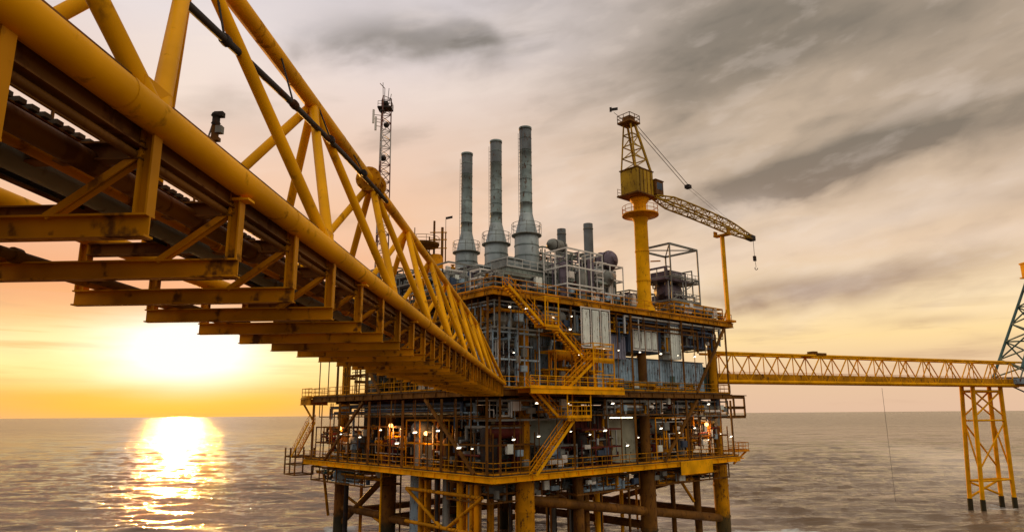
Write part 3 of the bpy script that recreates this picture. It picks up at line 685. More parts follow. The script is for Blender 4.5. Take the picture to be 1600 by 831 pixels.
HU = [('pale pipe cluster hung under the upper deck corner over the bridge end', .6, 7.5, .5, 5, ZTOP - 4.2, 3.0, 45), ('pale pipe cluster under the upper deck between top stairs and tall cream panels', 8, 12.8, .5, 4, ZTOP - 3.8, 2.6, 46),
      ('pipe cluster hung under the main deck above the lowest central stairs', 1, 13, .6, 4, ZMID - 3.4, 2.2, 47), ('pipe cluster hung under the main deck above the beige cabin', 18, 31, .6, 2.8, ZMID - 3.0, 1.9, 48),
      ('pipe cluster hung under the main deck over the crowded valve skid', 32, 44, .6, 4, ZMID - 3.2, 2.1, 49), ('pipe cluster hung under the upper deck directly behind the tall cream panels', 13, 19, .8, 4, ZTOP - 4.6, 3.4, 50)]
for (lab, u0, u1, v0, v1, z, h, sd0) in HU:
    skid('pipe_cluster', lab, u0, u1, v0, v1, z, h, sd0, fm='grey', vm=('silver', 'blue_grey', 'grey'), pm=('white', 'silver', 'grey', 'blue_grey', 'ochre', 'lilac'), nv=2, npipe=14, levels=1, cat='pipe cluster')
RK = [('pipe rack under the main deck along the stair side', 14, 44, .4, 2.2, ZMID - 2.6, 51), ('pipe rack under the main deck along the sunset side', .4, 2.2, 3, 39, ZMID - 2.6, 52), ('pipe rack under the upper deck along the stair side', 20, 44, .4, 1.2, ZTOP - 2.3, 53), ('pipe rack under the upper deck along the sunset side', .4, 2.2, 3, 36, ZTOP - 2.4, 54)]
for (lab, u0, u1, v0, v1, z, sd0) in RK:
    rn = random.Random(sd0); t = thing('pipe_rack', pl(u0, v0, z), lab, 'pipe rack')
    al = u1 - u0 > v1 - v0
    for k in range(9):
        r = rn.choice([.07, .1, .14, .2]); zz = z + rn.uniform(0, 1.2); s = rn.uniform(0, 1); m = MB()
        if al: a, b = pl(u0 + rn.uniform(0, 6), v0 + (v1 - v0) * s, zz), pl(u1 - rn.uniform(0, 8), v0 + (v1 - v0) * s, zz)
        else: a, b = pl(u0 + (u1 - u0) * s, v0 + rn.uniform(0, 6), zz), pl(u0 + (u1 - u0) * s, v1 - rn.uniform(0, 8), zz)
        m.path([a - UP * rn.uniform(.5, 3), a, b, b - UP * rn.uniform(.5, 3)], r); m.build('pipe', M[rn.choice(['grey', 'blue_grey', 'brown', 'silver', 'navy', 'ochre', 'dark'])], t)
    m = MB()
    for k in range(10):
        f = k / 9
        if al: m.bar(pl(u0 + (u1 - u0) * f, v0, z - .25), pl(u0 + (u1 - u0) * f, v1, z - .25), .12); m.bar(pl(u0 + (u1 - u0) * f, v0, z - .25), pl(u0 + (u1 - u0) * f, v0, z + 1.6), .1)
        else: m.bar(pl(u0, v0 + (v1 - v0) * f, z - .25), pl(u1, v0 + (v1 - v0) * f, z - .25), .12); m.bar(pl(u0, v0 + (v1 - v0) * f, z - .25), pl(u0, v0 + (v1 - v0) * f, z + 1.6), .1)
    if al: m.bar(pl(u0, v0 + .06, z - .25), pl(u1, v0 + .06, z - .25), .13)
    else: m.bar(pl(u0 + .06, v0, z - .25), pl(u0 + .06, v1, z - .25), .13)
    m.build('rack_frame', M['brown'], t)
# central stairs on the right face
stairs('stair_flight', 'topmost stair flight, dropping from the upper deck corner', pl(.6, -1.3, ZTOP), pl(5.6, -1.3, 25.7), PV)
stairs('stair_flight', 'second stair flight down, ending beside the tall cream panels', pl(7.6, -1.3, 25.7), pl(11.8, -1.3, 22.4), PV)
stairs('stair_flight', 'stair flight dropping from the main deck just below the bridge end', pl(3.6, -1.4, ZMID), pl(7.4, -1.4, 16.2), PV)
stairs('stair_flight', 'lowest central stair flight, standing on the lower deck', pl(9.0, -2.5, 16.2), pl(3.0, -2.5, ZLOW), PV)
stairs('stair_flight', 'dark stair flight beside the end cage above the lower deck', pl(-.9, 38.5, 15.6), pl(-.9, 43.6, ZLOW + .2), PU)
stairs('stair_flight', 'third stair flight, down from the landing cage to the main deck', pl(12.6, -2.4, 22.4), pl(8.0, -2.4, ZMID), PV)
def landing(u0, u1, v0, v1, z, lab, legs=0, up=0):
    t = thing('stair_landing', pl((u0 + u1) / 2, (v0 + v1) / 2, z - max(legs, .3)), lab, 'landing')
    m = MB(); m.pbox(u0, u1, v0, v1, z - .12, z); m.ibeam(pl(u0, v0, z - .28), pl(u1, v0, z - .28), .15, .3, .03); m.build('landing_deck', M['ochre'], t)
    m = MB(); m.rail([pl(u0, v1, z), pl(u0, v0, z), pl(u1, v0, z), pl(u1, v1, z)], 1.1, .8, .045); m.build('handrail', M['yellow'], t)
    m = MB()
    for u in (u0, u1):
        for v in (v0, v1): m.bar(pl(u, v, z - legs - .12), pl(u, v, z + up), .14)
    for k in range(1, int((legs + up) // 1.5) + 1): m.bar(pl(u0, v0, z - legs + 1.5 * k), pl(u1, v0, z - legs + 1.5 * k), .09)
    for (a, b) in (((u0, v0), (u1, v0)), ((u0, v0), (u0, v1)), ((u1, v0), (u1, v1))): m.bar(pl(*a, z - .07), pl(*b, z - .07), .1); m.bar(pl(*a, z + up - .06), pl(*b, z + up - .06), .1)
    m.build('landing_post', M['yellow'], t)
landing(5.6, 7.6, -2.0, -.35, 25.7, 'yellow landing between the two upper stair flights', 0, 3.2)
landing(11.8, 15.2, -3.1, -.35, 22.4, 'yellow caged landing tower under the tall cream panels', 3.2, 1.8)
landing(7.4, 11.0, -3.2, -.5, 16.2, 'yellow railed landing hanging below the main deck edge', 0, 2.9)
m = MB(); m.pbox(2, 16.5, -3.4, -.36, ZMID - .12, ZMID); m.ibeam(pl(2, -3.4, ZMID - .4), pl(16.5, -3.4, ZMID - .4), .2, .55, .04)
for k in range(6): m.ibeam(pl(3 + 2.6 * k, -3.2, ZMID - .35), pl(3 + 2.6 * k, -.4, ZMID - .35), .15, .4, .03)
m.rail([pl(2, -3.35, ZMID), pl(16.5, -3.35, ZMID), pl(16.5, -.4, ZMID)], 1.1, 1.2, .045); m.build('stair_balcony', M['yellow'], plat)
m = MB(); m.pbox(-3.6, 1.2, -2.6, -.36, ZMID - .12, ZMID); m.build('bridge_landing', M['ochre'], plat)

# ------------------------------------------------------------------ upper deck plant
stk = [('nearest and tallest looking of the three grey exhaust stacks', 1.9, 85.0, 53.7, 1.0), ('middle one of the three grey exhaust stacks', -2.1, 89.2, 53.6, 1.0), ('lowest topped of the three grey exhaust stacks, beside the bridge truss', -6.4, 93.5, 53.5, 1.0)]
s0 = None
for i, (lab, x, y, zt, s) in enumerate(stk):
    lab = ['tallest of the three grey exhaust stacks, closest to the crane', lab, lab][i]
    if s0 is None:
        b = Vector((x, y, 31.2)); s0 = thing('exhaust_stack', b, lab, 'exhaust stack', 'three tall grey exhaust stacks'); H = zt - 31.2
        m = MB(); m.lathe(b, [(1.35, 0), (1.35, .4), (1.42, .4), (1.42, .6), (1.3, .6), (1.3, 2.2), (1.52, 3.2), (1.56, 3.3), (1.56, 7.6), (1.5, 7.7)], 26); m.build('silencer', M['stackbase'], s0)
        m = MB()
        for z in (3.4, 4.8, 6.2, 7.5): m.tube(b + UP * z, b + UP * (z + .14), 1.62, n=26)
        m.build('stiffener_band', M['stack'], s0)
        m = MB(); m.lathe(b, [(1.5, 7.7), (.86, 10.4), (.84, 10.6)], 26); m.build('cone', M['stackbase'], s0)
        m = MB(); m.lathe(b, [(.82, 10.6), (.80, 12.0), (.84, 12.0), (.84, 12.15), (.80, 12.15), (.79, H - .3), (.86, H - .3), (.86, H), (.7, H), (.68, H - .6)], 24)
        for k in range(5): z = 13.3 + 1.9 * k; m.tube(b + UP * z, b + UP * (z + .1), .83, n=24)
        m.build('flue', M['stack'], s0)
        m = MB(); m.lathe(b, [(.803, H - 3.2), (.803, H - .32)], 24); m.build('sooty_top', M['stackdark'], s0)
        m = MB(); q = b + Vector((-.75, -.75, 0))
        for dx in (-.2, .2): m.tube(q + Vector((dx, -dx, 7)), q + Vector((dx, -dx, H - 1)), .03, n=5)
        for k in range(28): m.tube(q + Vector((-.2, .2, 7.2 + .5 * k)), q + Vector((.2, -.2, 7.2 + .5 * k)), .02, n=4)
        m.build('ladder', M['grey'], s0)
        m = MB(); m.ring(b, 1.9, .035, 8.7, 16); m.ring(b, 1.9, .035, 9.2, 16)
        m.lathe(b, [(1.55, 7.62), (1.95, 7.62), (1.95, 7.74), (1.55, 7.74)], 20)
        for k in range(12): w = Vector((1.9 * math.cos(k * math.pi / 6), 1.9 * math.sin(k * math.pi / 6), 0)); m.tube(b + w + UP * 7.7, b + w + UP * 9.2, .03, n=4)
        m.build('service_ring', M['grey'], s0)
    else:
        c = copy_tree(s0); c.location = Vector((x, y, 31.2 + (zt - 53.7))); c['label'] = lab
def uv(x, y):
    d = Vector((x, y, 0)) - PC; return d.dot(PU), d.dot(PV)
# turbine enclosures beneath the stacks
for i, (lab, x, y) in enumerate((('grey green turbine hall under the tallest exhaust stack', 1.9, 85), ('grey green turbine hall under the middle exhaust stack', -2.1, 89.2), ('grey green turbine hall under the exhaust stack beside the bridge truss', -6.4, 93.5))):
    u, v = uv(x, y)
    t = house('turbine_hall', lab, u - 5.2, u + 6.5, v - 2.0, v + 2.0, ZTOP + 1.8, 2.6, 'green_grey', roof='grey', ribs=.8)
    m = MB(); m.pbox(u - 5.2, u + 6.5, v - 1.9, v + 1.9, ZTOP + 1.62, ZTOP + 1.79)
    for q in range(6):
        for w in (-1.9, 1.9): m.bar(pl(u - 5 + 2.25 * q, v + w, ZTOP), pl(u - 5 + 2.25 * q, v + w, ZTOP + 1.7), .2)
    m.build('support_frame', M['white'], t)
    m = MB(); m.pbox(u - 4.6, u - 2.2, v - 1.6, v + 1.6, ZTOP + 4.4, ZTOP + 5.5); m.pbox(u - 4.8, u - 2.0, v - 1.8, v + 1.8, ZTOP + 5.5, ZTOP + 5.7)
    for k in range(7): m.pbox(u - 4.7, u - 4.602, v - 1.5, v + 1.5, ZTOP + 4.5 + .14 * k, ZTOP + 4.57 + .14 * k)
    m.build('air_intake', M['stackbase'], t)
    m = MB(); m.lathe(pl(u + 2.2, v, ZTOP + 5.5), [(.5, 0), (1.0, .2), (1.0, 3.2), (.5, 3.4)], 18, PU); m.build('silencer_drum', M['grey'], t)
    m = MB(); m.rail([pl(u - 5, v - 1.9, ZTOP + 4.4), pl(u + 6.3, v - 1.9, ZTOP + 4.4)], 1.1, 1.3, .035); m.build('handrail', M['white'], t)
TS = [('white framed pipe module on the upper deck edge between stacks and crane', 13.5, 20, 2.2, 6.2, 6.8, 61, 'white'), ('grey cooler module with round ducts beside the crane', 19.8, 25, 3, 8.5, 6.0, 62, 'white'),
      ('low pipe module at the upper deck corner above the top stair flight', 1.2, 8, 1.0, 4.0, 2.2, 63, 'grey'), ('pipe module between the near corner and the turbine halls', 2, 11.5, 4.6, 6.4, 3.0, 64, 'white'),
      ('tall pipe module on the upper deck behind the tallest exhaust stack', 16, 24, 9, 14, 8.6, 65, 'green_grey'), ('pipe module on the upper deck in front of the comms tower', 1.5, 7, 24, 31, 6.5, 66, 'grey'),
      ('pipe module on the sunset edge of the upper deck below the stacks', .8, 5.4, 9, 22, 4.4, 67, 'grey'), ('low valve skid on the upper deck at the foot of the boom rest', 33, 45, .8, 4.0, 2.0, 68, 'ochre'),
      ('small tank skid directly behind the crane pedestal', 27.5, 33, 4, 9, 3.4, 69, 'grey')]
for (lab, u0, u1, v0, v1, h, sd0, fm) in TS:
    skid('deck_module', lab, u0, u1, v0, v1, ZTOP, h, sd0, fm=fm, vm=('green_grey', 'grey', 'silver', 'purple'), pm=('grey', 'silver', 'green_grey', 'white', 'purple', 'dark'), nv=5, npipe=28, levels=3, cat='module')
def drum(lab, u, v, z, r, L, ax, mt):
    m = MB(); m.lathe(pl(u, v, z), [(r * .25, 0), (r * .8, .12 * L), (r, .22 * L), (r, .8 * L), (r * .8, .92 * L), (r * .25, L)], 22, ax)
    t = thing('round_duct', pl(u, v, z - r), lab, 'duct'); m.build('drum', M[mt], t)
    m = MB()
    for f in (.3, .72): m.tube(pl(u, v, z) + ax * L * f, pl(u, v, z) + ax * (L * f + .12), r * 1.06, n=22)
    m.build('band', M['dark'], t)
    m = MB(); c = pl(u, v, z) + ax * L * .5; m.bar(c - UP * (z - ZTOP), c - UP * r * .9, .3); m.bar(c + PU * .8 - UP * (z - ZTOP), c + PU * .8 - UP * r * .8, .2); m.build('cradle', M['grey'], t)
drum('large round mauve duct on the upper deck beside the crane post', 23.6, 3.0, 36.4, 1.25, 3.2, PV, 'purple')
drum('smaller dark drum below the large round duct', 22.0, 2.4, 33.6, 1.0, 2.6, PV, 'grey')
drum('round duct high behind the tallest exhaust stack', 16.5, 8.5, 38.4, .8, 3.4, PU, 'grey')
for (lab, P, zt, r) in (('shortest dark vent stack, between the tall grey stacks and the crane', (7.0, 93), 41.9, .62), ('plain dark vent stack standing behind the round mauve duct', (11.0, 95), 43.2, .68)):
    t = thing('vent_stack', (P[0], P[1], ZTOP), lab, 'vent stack'); b = Vector((P[0], P[1], ZTOP))
    m = MB(); m.lathe(b, [(r * 1.5, 0), (r * 1.5, 4), (r, 5.2), (r, zt - ZTOP), (r * .85, zt - ZTOP), (r * .85, zt - ZTOP - .5)], 20); m.build('flue', M['stackdark'], t)
    m = MB(); m.tube(b + UP * 7, b + UP * 7.15, r * 1.12, n=20); m.tube(b + UP * (zt - ZTOP - .8), b + UP * (zt - ZTOP - .68), r * 1.08, n=20); m.build('band', M['grey'], t)

# ------------------------------------------------------------------ lattice helper
def lattice(m, p, q, w0, w1, n, r, side=None, sides=4, rb=None):
    """latticed mast from p to q, width w0 to w1"""
    p, q = Vector(p), Vector(q); d = (q - p).normalized(); s = (side or Vector((1, 0, 0))); s = (s - d * s.dot(d)).normalized(); t = d.cross(s); rb = rb or r * .6
    def corners(f):
        c = p.lerp(q, f); w = (w0 + (w1 - w0) * f) / 2
        if sides == 4: return [c + s * w * i + t * w * j for i, j in ((-1, -1), (1, -1), (1, 1), (-1, 1))]
        return [c + (s * math.cos(a) + t * math.sin(a)) * w * 1.15 for a in (0.3, 2.394, 4.489)]
    for k in range(n):
        A, B = corners(k / n), corners((k + 1) / n)
        for i in range(sides):
            j = (i + 1) % sides
            m.tube(A[i], B[i], r, n=6, cap=False); m.tube(A[i], A[j], rb, n=5, cap=False)
            m.tube(A[i] if k % 2 else A[j], B[j] if k % 2 else B[i], rb, n=5, cap=False)
    B = corners(1)
    for i in range(sides): m.tube(B[i], B[(i + 1) % sides], rb, n=5)
    return m
# ------------------------------------------------------------------ crane
cb = pl(27, 1.2, ZTOP); cx, cy = cb.x, cb.y
crane = thing('pedestal_crane', cb, 'yellow pedestal crane with latticed boom lowered onto a slender rest', 'crane')
C0 = Vector((cx, cy, 0))
m = MB(); m.lathe(C0, [(1.3, 29.5), (1.3, 29.9), (.92, 30.6), (.9, 41.6), (1.1, 42.1), (1.1, 42.4), (.88, 42.5), (.88, 44.2), (1.3, 44.7), (1.3, 45.0)], 28)
for z in (33.5, 37.5): m.tube(C0 + UP * z, C0 + UP * (z + .15), .97, n=28)
m.build('pedestal', M['yellow'], crane)
m = MB(); m.lathe(C0, [(1.1, 42.15), (2.35, 42.5), (2.45, 42.5), (2.45, 42.72), (1.1, 42.72)], 24); m.build('slew_platform', M['orange'], crane)
m = MB()
for h in (43.2, 43.75): m.ring(C0, 2.4, .04, h, 20)
for k in range(14): w = Vector((2.4 * math.cos(k * math.pi / 7), 2.4 * math.sin(k * math.pi / 7), 0)); m.tube(C0 + w + UP * 42.7, C0 + w + UP * 43.75, .035, n=4)
m.bar(C0 + Vector((2.3, -.4, 36.2)), C0 + Vector((1.0, -.2, 36.2)), .3, .12); m.build('handrail', M['orange'], crane)
tip = at(1171, 371, 105); root = at(1022, 308, 88.4); bdir = (tip - root).normalized(); bh = Vector((bdir.x, bdir.y, 0)).normalized(); bs = bh.cross(UP)
m = MB(); m.obox(C0 - bh * .4 + UP * 46.9, bh, bs, UP, 1.75, 1.4, 1.75); m.build('machinery_house', M['olive'], crane)
m = MB()
for s in (-1, 1):
    for k in range(4): m.obox(C0 - bh * (1.6 - .8 * k) + bs * 1.43 * s + UP * 46.9, bh, bs, UP, .05, .03, 1.7)
m.obox(C0 - bh * .4 + UP * 48.72, bh, bs, UP, 1.9, 1.5, .06); m.obox(C0 - bh * .4 + UP * 45.1, bh, bs, UP, 2.2, 1.8, .1)
m.rail([C0 - bh * 2.5 - bs * 1.7 + UP * 45.2, C0 + bh * 1.7 - bs * 1.7 + UP * 45.2, C0 + bh * 1.7 + bs * 1.7 + UP * 45.2], 1.0, .8, .035); m.build('house_trim', M['brown'], crane)
cabp = C0 + bh * 2.3 + bs * 1.0 + UP * 46.6
m = MB(); m.obox(cabp, bh, bs, UP, .85, .75, 1.0); m.obox(cabp + UP * 1.04, bh, bs, UP, .95, .85, .05); m.tube(cabp - bs * .2 + bh * .2 - UP * 1.5, cabp - UP * 1, .3); cabo = m.build('operator_cab', M['brown'], crane)
m = MB(); m.obox(cabp + bh * .86 + UP * .2, bh, bs, UP, .015, .6, .6); m.obox(cabp + bs * .76 + UP * .2, bh, bs, UP, .6, .015, .5); m.obox(cabp - bs * .76 + UP * .2, bh, bs, UP, .6, .015, .5); m.build('cab_window', M['navy'], cabo)
m = MB(); m.lathe(C0 + bh * 1.4 - bs * 1.0 + UP * 46.2, [(.75, 0), (.75, .1), (.5, .1), (.5, 1.9), (.75, 1.9), (.75, 2.0)], 18, bs); m.build('winch_drum', M['dark'], crane)
m = MB(); tp = UP * 55.4; tb = -bh * 1.6
for s in (-1, 1):
    m.bar(C0 + bh * 1.2 + bs * s * 1.2 + UP * 48.8, C0 + tb + bh * .5 + bs * s * .6 + tp, .26); m.bar(C0 - bh * 2.1 + bs * s * 1.2 + UP * 48.8, C0 + tb - bh * .35 + bs * s * .6 + tp, .20)
for f in (.25, .5, .75):
    A = [(C0 + bh * 1.2 + bs * s * 1.2 + UP * 48.8).lerp(C0 + tb + bh * .5 + bs * s * .6 + tp, f) for s in (-1, 1)]; B = [(C0 - bh * 2.1 + bs * s * 1.2 + UP * 48.8).lerp(C0 + tb - bh * .35 + bs * s * .6 + tp, f) for s in (-1, 1)]
    m.bar(A[0], A[1], .13); m.bar(B[0], B[1], .13); m.bar(A[0], B[0], .13); m.bar(A[1], B[1], .13); m.bar(A[0], B[0] + UP * -1.7, .11); m.bar(A[1], B[1] + UP * -1.7, .11); m.bar(A[0], A[1] - UP * 1.6, .1)
m.build('a_frame', M['olive'], crane)
m = MB(); T = C0 + tb + tp; m.obox(T, bh, bs, UP, 1.15, 1.1, .1); m.rail([T - bh * 1.1 - bs * 1.05, T + bh * 1.1 - bs * 1.05, T + bh * 1.1 + bs * 1.05, T - bh * 1.1 + bs * 1.05, T - bh * 1.1 - bs * 1.05], 1.1, 1.1, .05); m.obox(T + UP * .5, bh, bs, UP, .5, .6, .4); m.build('top_platform', M['brown'], crane)
for s in (-.35, .35):
    m = MB(); m.lathe(T + bs * (s - .1) + UP * .3 + bh * .5, [(.5, 0), (.42, .05), (.42, .15), (.5, .2)], 16, bs); m.build('sheave', M['dark'], crane)
m = MB(); bu = bs.cross(bdir) * -1
if bu.z < 0: bu = -bu
nb = 14; L = (tip - root).length
def bsec(f):
    h = 1.35 * min(1, .25 + f * 5) * (1 if f < .72 else max(.35, 1 - (f - .72) * 2.2)); w = 1.5 * min(1, .5 + f * 4) * (1 if f < .75 else max(.5, 1 - (f - .75) * 2))
    c = root.lerp(tip, f) + UP * (2.2 * math.sin(math.pi * min(1, f * 1.0)) * .12)
    return [c - bs * w / 2 - bu * h / 2, c + bs * w / 2 - bu * h / 2, c + bs * w / 2 + bu * h / 2, c - bs * w / 2 + bu * h / 2]
for k in range(nb):
    A, B = bsec(k / nb), bsec((k + 1) / nb)
    for i in range(4):
        j = (i + 1) % 4; m.tube(A[i], B[i], .12, n=6, cap=False); m.tube(A[i], A[j], .06, n=5, cap=False); m.tube(A[i] if k % 2 else A[j], B[j] if k % 2 else B[i], .065, n=5, cap=False)
m.build('boom', M['olive'], crane)
m = MB(); m.obox(tip + bdir * .3, bdir, bs, bu, .8, .45, .4)
for s in (-.3, 0, .3): m.lathe(tip + bdir * .9 + bs * (s - .06), [(.4, 0), (.34, .03), (.34, .09), (.4, .12)], 16, bs)
m.build('boom_head', M['dark'], crane)
blk = at(1075, 292, 93)
m = MB()
for s in (-.25, .25): m.tube(T + bs * s + UP * .5 + bh * .8, blk + bs * s, .045, n=5); m.tube(blk + bs * s, root.lerp(tip, .86) + bs * s + bu * .6, .022, n=4)
m.build('pendant_rope', M['rope'], crane)
m = MB(); m.obox(blk, bh, bs, UP, .38, .35, .25); m.lathe(blk - bs * .3, [(.32, 0), (.32, .6)], 12, bs); m.build('bridle_block', M['dark'], crane)
hk = tip + bdir * 1.1 - UP * 3.2
m = MB(); m.tube(tip + bdir * 1.1, hk, .04, n=5); m.tube(hk, hk + Vector((.12, 0, -1.4)), .035, n=4); m.build('hoist_rope', M['rope'], crane)
m = MB(); m.obox(hk, bh, bs, UP, .22, .18, .4)
for k in range(7): a, b = 2.2 + k * .62, 2.2 + (k + 1) * .62; o = hk + Vector((.12, 0, -1.6)); m.tube(o + Vector((.22 * math.cos(a), 0, .22 * math.sin(a))), o + Vector((.22 * math.cos(b), 0, .22 * math.sin(b))), .06, n=6)
m.build('hook', M['dark'], crane)
fl = at(958, 171, 88.6); m = MB(); m.tube(T - bh * .8 + UP * .1, fl + Vector((0.1, 0, -.5)), .035, n=5); m.build('wind_vane_pole', M['dark'], crane)
m = MB(); m.obox(fl + Vector((.1, 0, 0)), Vector((1, 0, .15)).normalized(), Vector((0, 1, 0)), UP, .55, .04, .2); m.obox(fl + Vector((-.35, 0, -.05)), Vector((1, 0, .15)).normalized(), Vector((0, 1, 0)), UP, .15, .05, .34); m.build('wind_vane', M['dark'], crane)
# boom rest
rb = at(1137, 495, 100.3); rt = at(1128, 366, 100.3); rb = Vector((rt.x, rt.y, ZTOP))
t = thing('boom_rest', rb, 'slender yellow post that props the crane boom at the deck edge', 'boom rest')
m = MB(); m.bar(rb + UP * .3, rt - UP * .3, .62, .5); m.build('post', M['yellow'], t)
m = MB(); m.obox(rt - UP * .2, bh, bs, UP, .5, 1.2, .12); m.obox(rt + bs * 1.1 + UP * .15, bh, bs, UP, .4, .1, .4); m.obox(rt - bs * 1.1 + UP * .15, bh, bs, UP, .4, .1, .4); m.build('saddle', M['ochre'], t)
m = MB(); m.obox(rb + UP * .12, PU, PV, UP, .8, .8, .15); m.bar(rb + PU * -1.3 + UP * .2, rb + UP * 2.2, .16); m.build('foot', M['orange'], t)

# ------------------------------------------------------------------ cooler frame right of the crane
t = thing('cooler_tower', pl(37, 5, ZTOP), 'open scaffold frame holding a mauve cooler between crane and boom rest', 'cooler')
m = MB(); U0, U1, V0, V1 = 33.8, 40.6, 1.6, 7.2; zt = 39.9
for (u, v) in ((U0, V0), (U1, V0), (U1, V1), (U0, V1)): m.bar(pl(u, v, ZTOP), pl(u, v, zt), .20)
m.bar(pl((U0 + U1) / 2, V0, ZTOP), pl((U0 + U1) / 2, V0, zt - 4.6), .14)
for z in (ZTOP + 2.4, zt - 4.6, zt):
    for (a, b) in (((U0, V0), (U1, V0)), ((U1, V0), (U1, V1)), ((U1, V1), (U0, V1)), ((U0, V1), (U0, V0))): m.bar(pl(*a, z), pl(*b, z), .26 if z == zt else .18)
m.bar(pl(U0, V0, zt), pl(U1, V1, zt), .14); m.bar(pl(U1, V0, zt), pl(U0, V1, zt), .14)
m.bar(pl(U0, V0, ZTOP + 2.4), pl(U1, V0, zt - 4.6), .1); m.bar(pl(U1, V0, ZTOP), pl(U1, V1, ZTOP + 2.4), .1); m.build('scaffold', M['grey'], t)
m = MB(); m.lathe(pl(34.6, 4.2, 33.6), [(.6, 0), (1.3, .3), (1.3, 3.6), (.6, 4.0)], 20, PU); m.build('cooler_drum', M['purple'], t)
m = MB(); m.pbox(35.0, 37.8, 2.6, 6.0, 35.1, 36.4); m.pbox(33.0, 39, 2, 6.6, 34.8, 35.08); m.pbox(35, 37.5, 2.5, 6, 31.6, 33); m.build('fan_housing', M['purple'], t)
m = MB(); m.rail([pl(U0, V0, ZTOP + 2.5), pl(U1, V0, ZTOP + 2.5), pl(U1, V1, ZTOP + 2.5)], 1.1, .9, .04); m.rail([pl(33, 2, 35.1), pl(39.5, 2, 35.1), pl(41.2, 2, 35.1)], 1.0, 1, .04); m.pbox(38.5, 41.4, 2, 6, 34.9, 35.06); m.build('handrail', M['grey'], t)
rn = random.Random(77)
for k in range(12): elbow_pipe(rn, 34, 40.5, 1.8, 7, ZTOP + .3, 37, rn.choice([.07, .1, .16]), 4).build('pipe_run', M[rn.choice(['purple', 'grey', 'silver'])], t)

# ------------------------------------------------------------------ communications tower and orange mast
tb0 = Vector((-20.0, 101.0, ZTOP))
t = thing('lattice_tower', tb0, 'tall thin red and white lattice antenna tower behind the bridge', 'antenna tower')
tm = bpy.data.materials.new('banded_tower_paint'); tm.use_nodes = True; Ex.nt = tm.node_tree
g = Ex.nt.nodes.new('ShaderNodeNewGeometry'); s_ = Ex.nt.nodes.new('ShaderNodeSeparateXYZ'); Ex.nt.links.new(g.outputs['Position'], s_.inputs[0])
band = Ex.m('GREATER_THAN', Ex.m('FRACT', Ex(s_.outputs[2]) / 11.0), .5)
Ex.nt.links.new(mix(band, (.42, .40, .38), (.16, .055, .04)), Ex.nt.nodes['Principled BSDF'].inputs['Base Color'])
m = MB(); lattice(m, tb0, tb0 + UP * 36.5, 2.3, 1.6, 26, .10, sides=3, rb=.06); m.build('tower_lattice', tm, t)
for (dx, z, h) in ((-1.75, 33.2, 1.9), (-1.35, 32.0, 1.9)):
    m = MB(); p = tb0 + Vector((dx, -.4, z)); m.obox(p, Vector((1, 0, 0)), Vector((0, 1, 0)), UP, .15, .12, h / 2 + .2); m.bar(p + Vector((.1, 0, .3)), tb0 + Vector((-.4, 0, z + .3)), .09); m.bar(p + Vector((.1, 0, -.4)), tb0 + Vector((-.4, 0, z - .4)), .09); m.build('panel_antenna', M['white'], t)
for (dx, dy, z, r) in ((.2, -.7, 35.2, .5), (-.3, -.8, 33.9, .4), (.4, -.7, 31.6, .45), (.1, -.9, 26, .5), (.5, -.8, 17.5, .5), (-.1, -.8, 21, .35)):
    m = MB(); m.lathe(tb0 + Vector((dx, dy, z)), [(.06, .3), (r * .7, .12), (r, 0), (r, -.08), (.05, -.1)], 16, Vector((0, -1, 0))); m.bar(tb0 + Vector((dx, dy, z)), tb0 + Vector((dx * .5, 0, z)), .1); m.build('dish_antenna', M['dark'], t)
for (dx, h) in ((-.5, 39.2), (.5, 38.2), (.9, 37.2)):
    m = MB(); m.tube(tb0 + Vector((dx * .7, 0, 35.5)), tb0 + Vector((dx, 0, h)), .05, n=5); m.build('whip_antenna', M['dark'], t)
m = MB(); m.bar(tb0 + Vector((-.9, -.3, 38.9)), tb0 + Vector((-.1, -.3, 38.0)), .1); m.bar(tb0 + Vector((-.1, -.3, 38.05)), tb0 + Vector((-.1, -.3, 34.6)), .08); m.obox(tb0 + UP * 34.6, Vector((1, 0, 0)), Vector((0, 1, 0)), UP, 1.1, .9, .06); m.rail([tb0 + Vector((-1, -.9, 34.6)), tb0 + Vector((1.1, -.9, 34.6)), tb0 + Vector((1.1, .9, 34.6))], 1.0, .7, .04); m.build('service_stage', M['dark'], t)
mb0 = Vector((-11.2, 98.0, ZTOP))
t = thing('lookout_mast', mb0, 'stubby orange mast with a round brown platform behind the bridge truss', 'mast')
m = MB(); m.lathe(mb0, [(1.5, 0), (1.5, 5.2), (1.1, 6.5), (1.1, 9.5), (.8, 10)], 18); m.build('column', M['orange'], t)
m = MB(); c = mb0 + Vector((-1.9, 0, 11.5)); m.lathe(c, [(.4, -.7), (2.2, -.25), (2.4, 0), (2.4, .2), (.4, .25)], 20); m.bar(c - UP * .5, mb0 + UP * 9, .5); m.build('round_platform', M['brown'], t)
m = MB(); m.ring(c, 2.35, .04, 1.1, 16); m.ring(c, 2.35, .035, .65, 16)
for k in range(10): w = Vector((2.35 * math.cos(k * math.pi / 5), 2.35 * math.sin(k * math.pi / 5), 0)); m.tube(c + w, c + w + UP * 1.1, .035, n=4)
m.build('handrail', M['brown'], t)
for (dx, h, r) in ((-.3, 15.2, .16), (.9, 14.2, .2), (1.4, 13.4, .1), (-1.0, 12.8, .1), (-3.2, 14.2, .07)):
    m = MB(); m.tube(mb0 + Vector((dx, 0, 9.0 if dx > -2 else 11.6)), mb0 + Vector((dx, 0, h)), r, n=8); m.build('upright', M['brown'], t)
m = MB()
for z in (11, 12.3, 13.4): m.bar(mb0 + Vector((-.9, -.1, z)), mb0 + Vector((1.6, -.1, z)), .14)
m.build('cross_arm', M['ochre'], t)
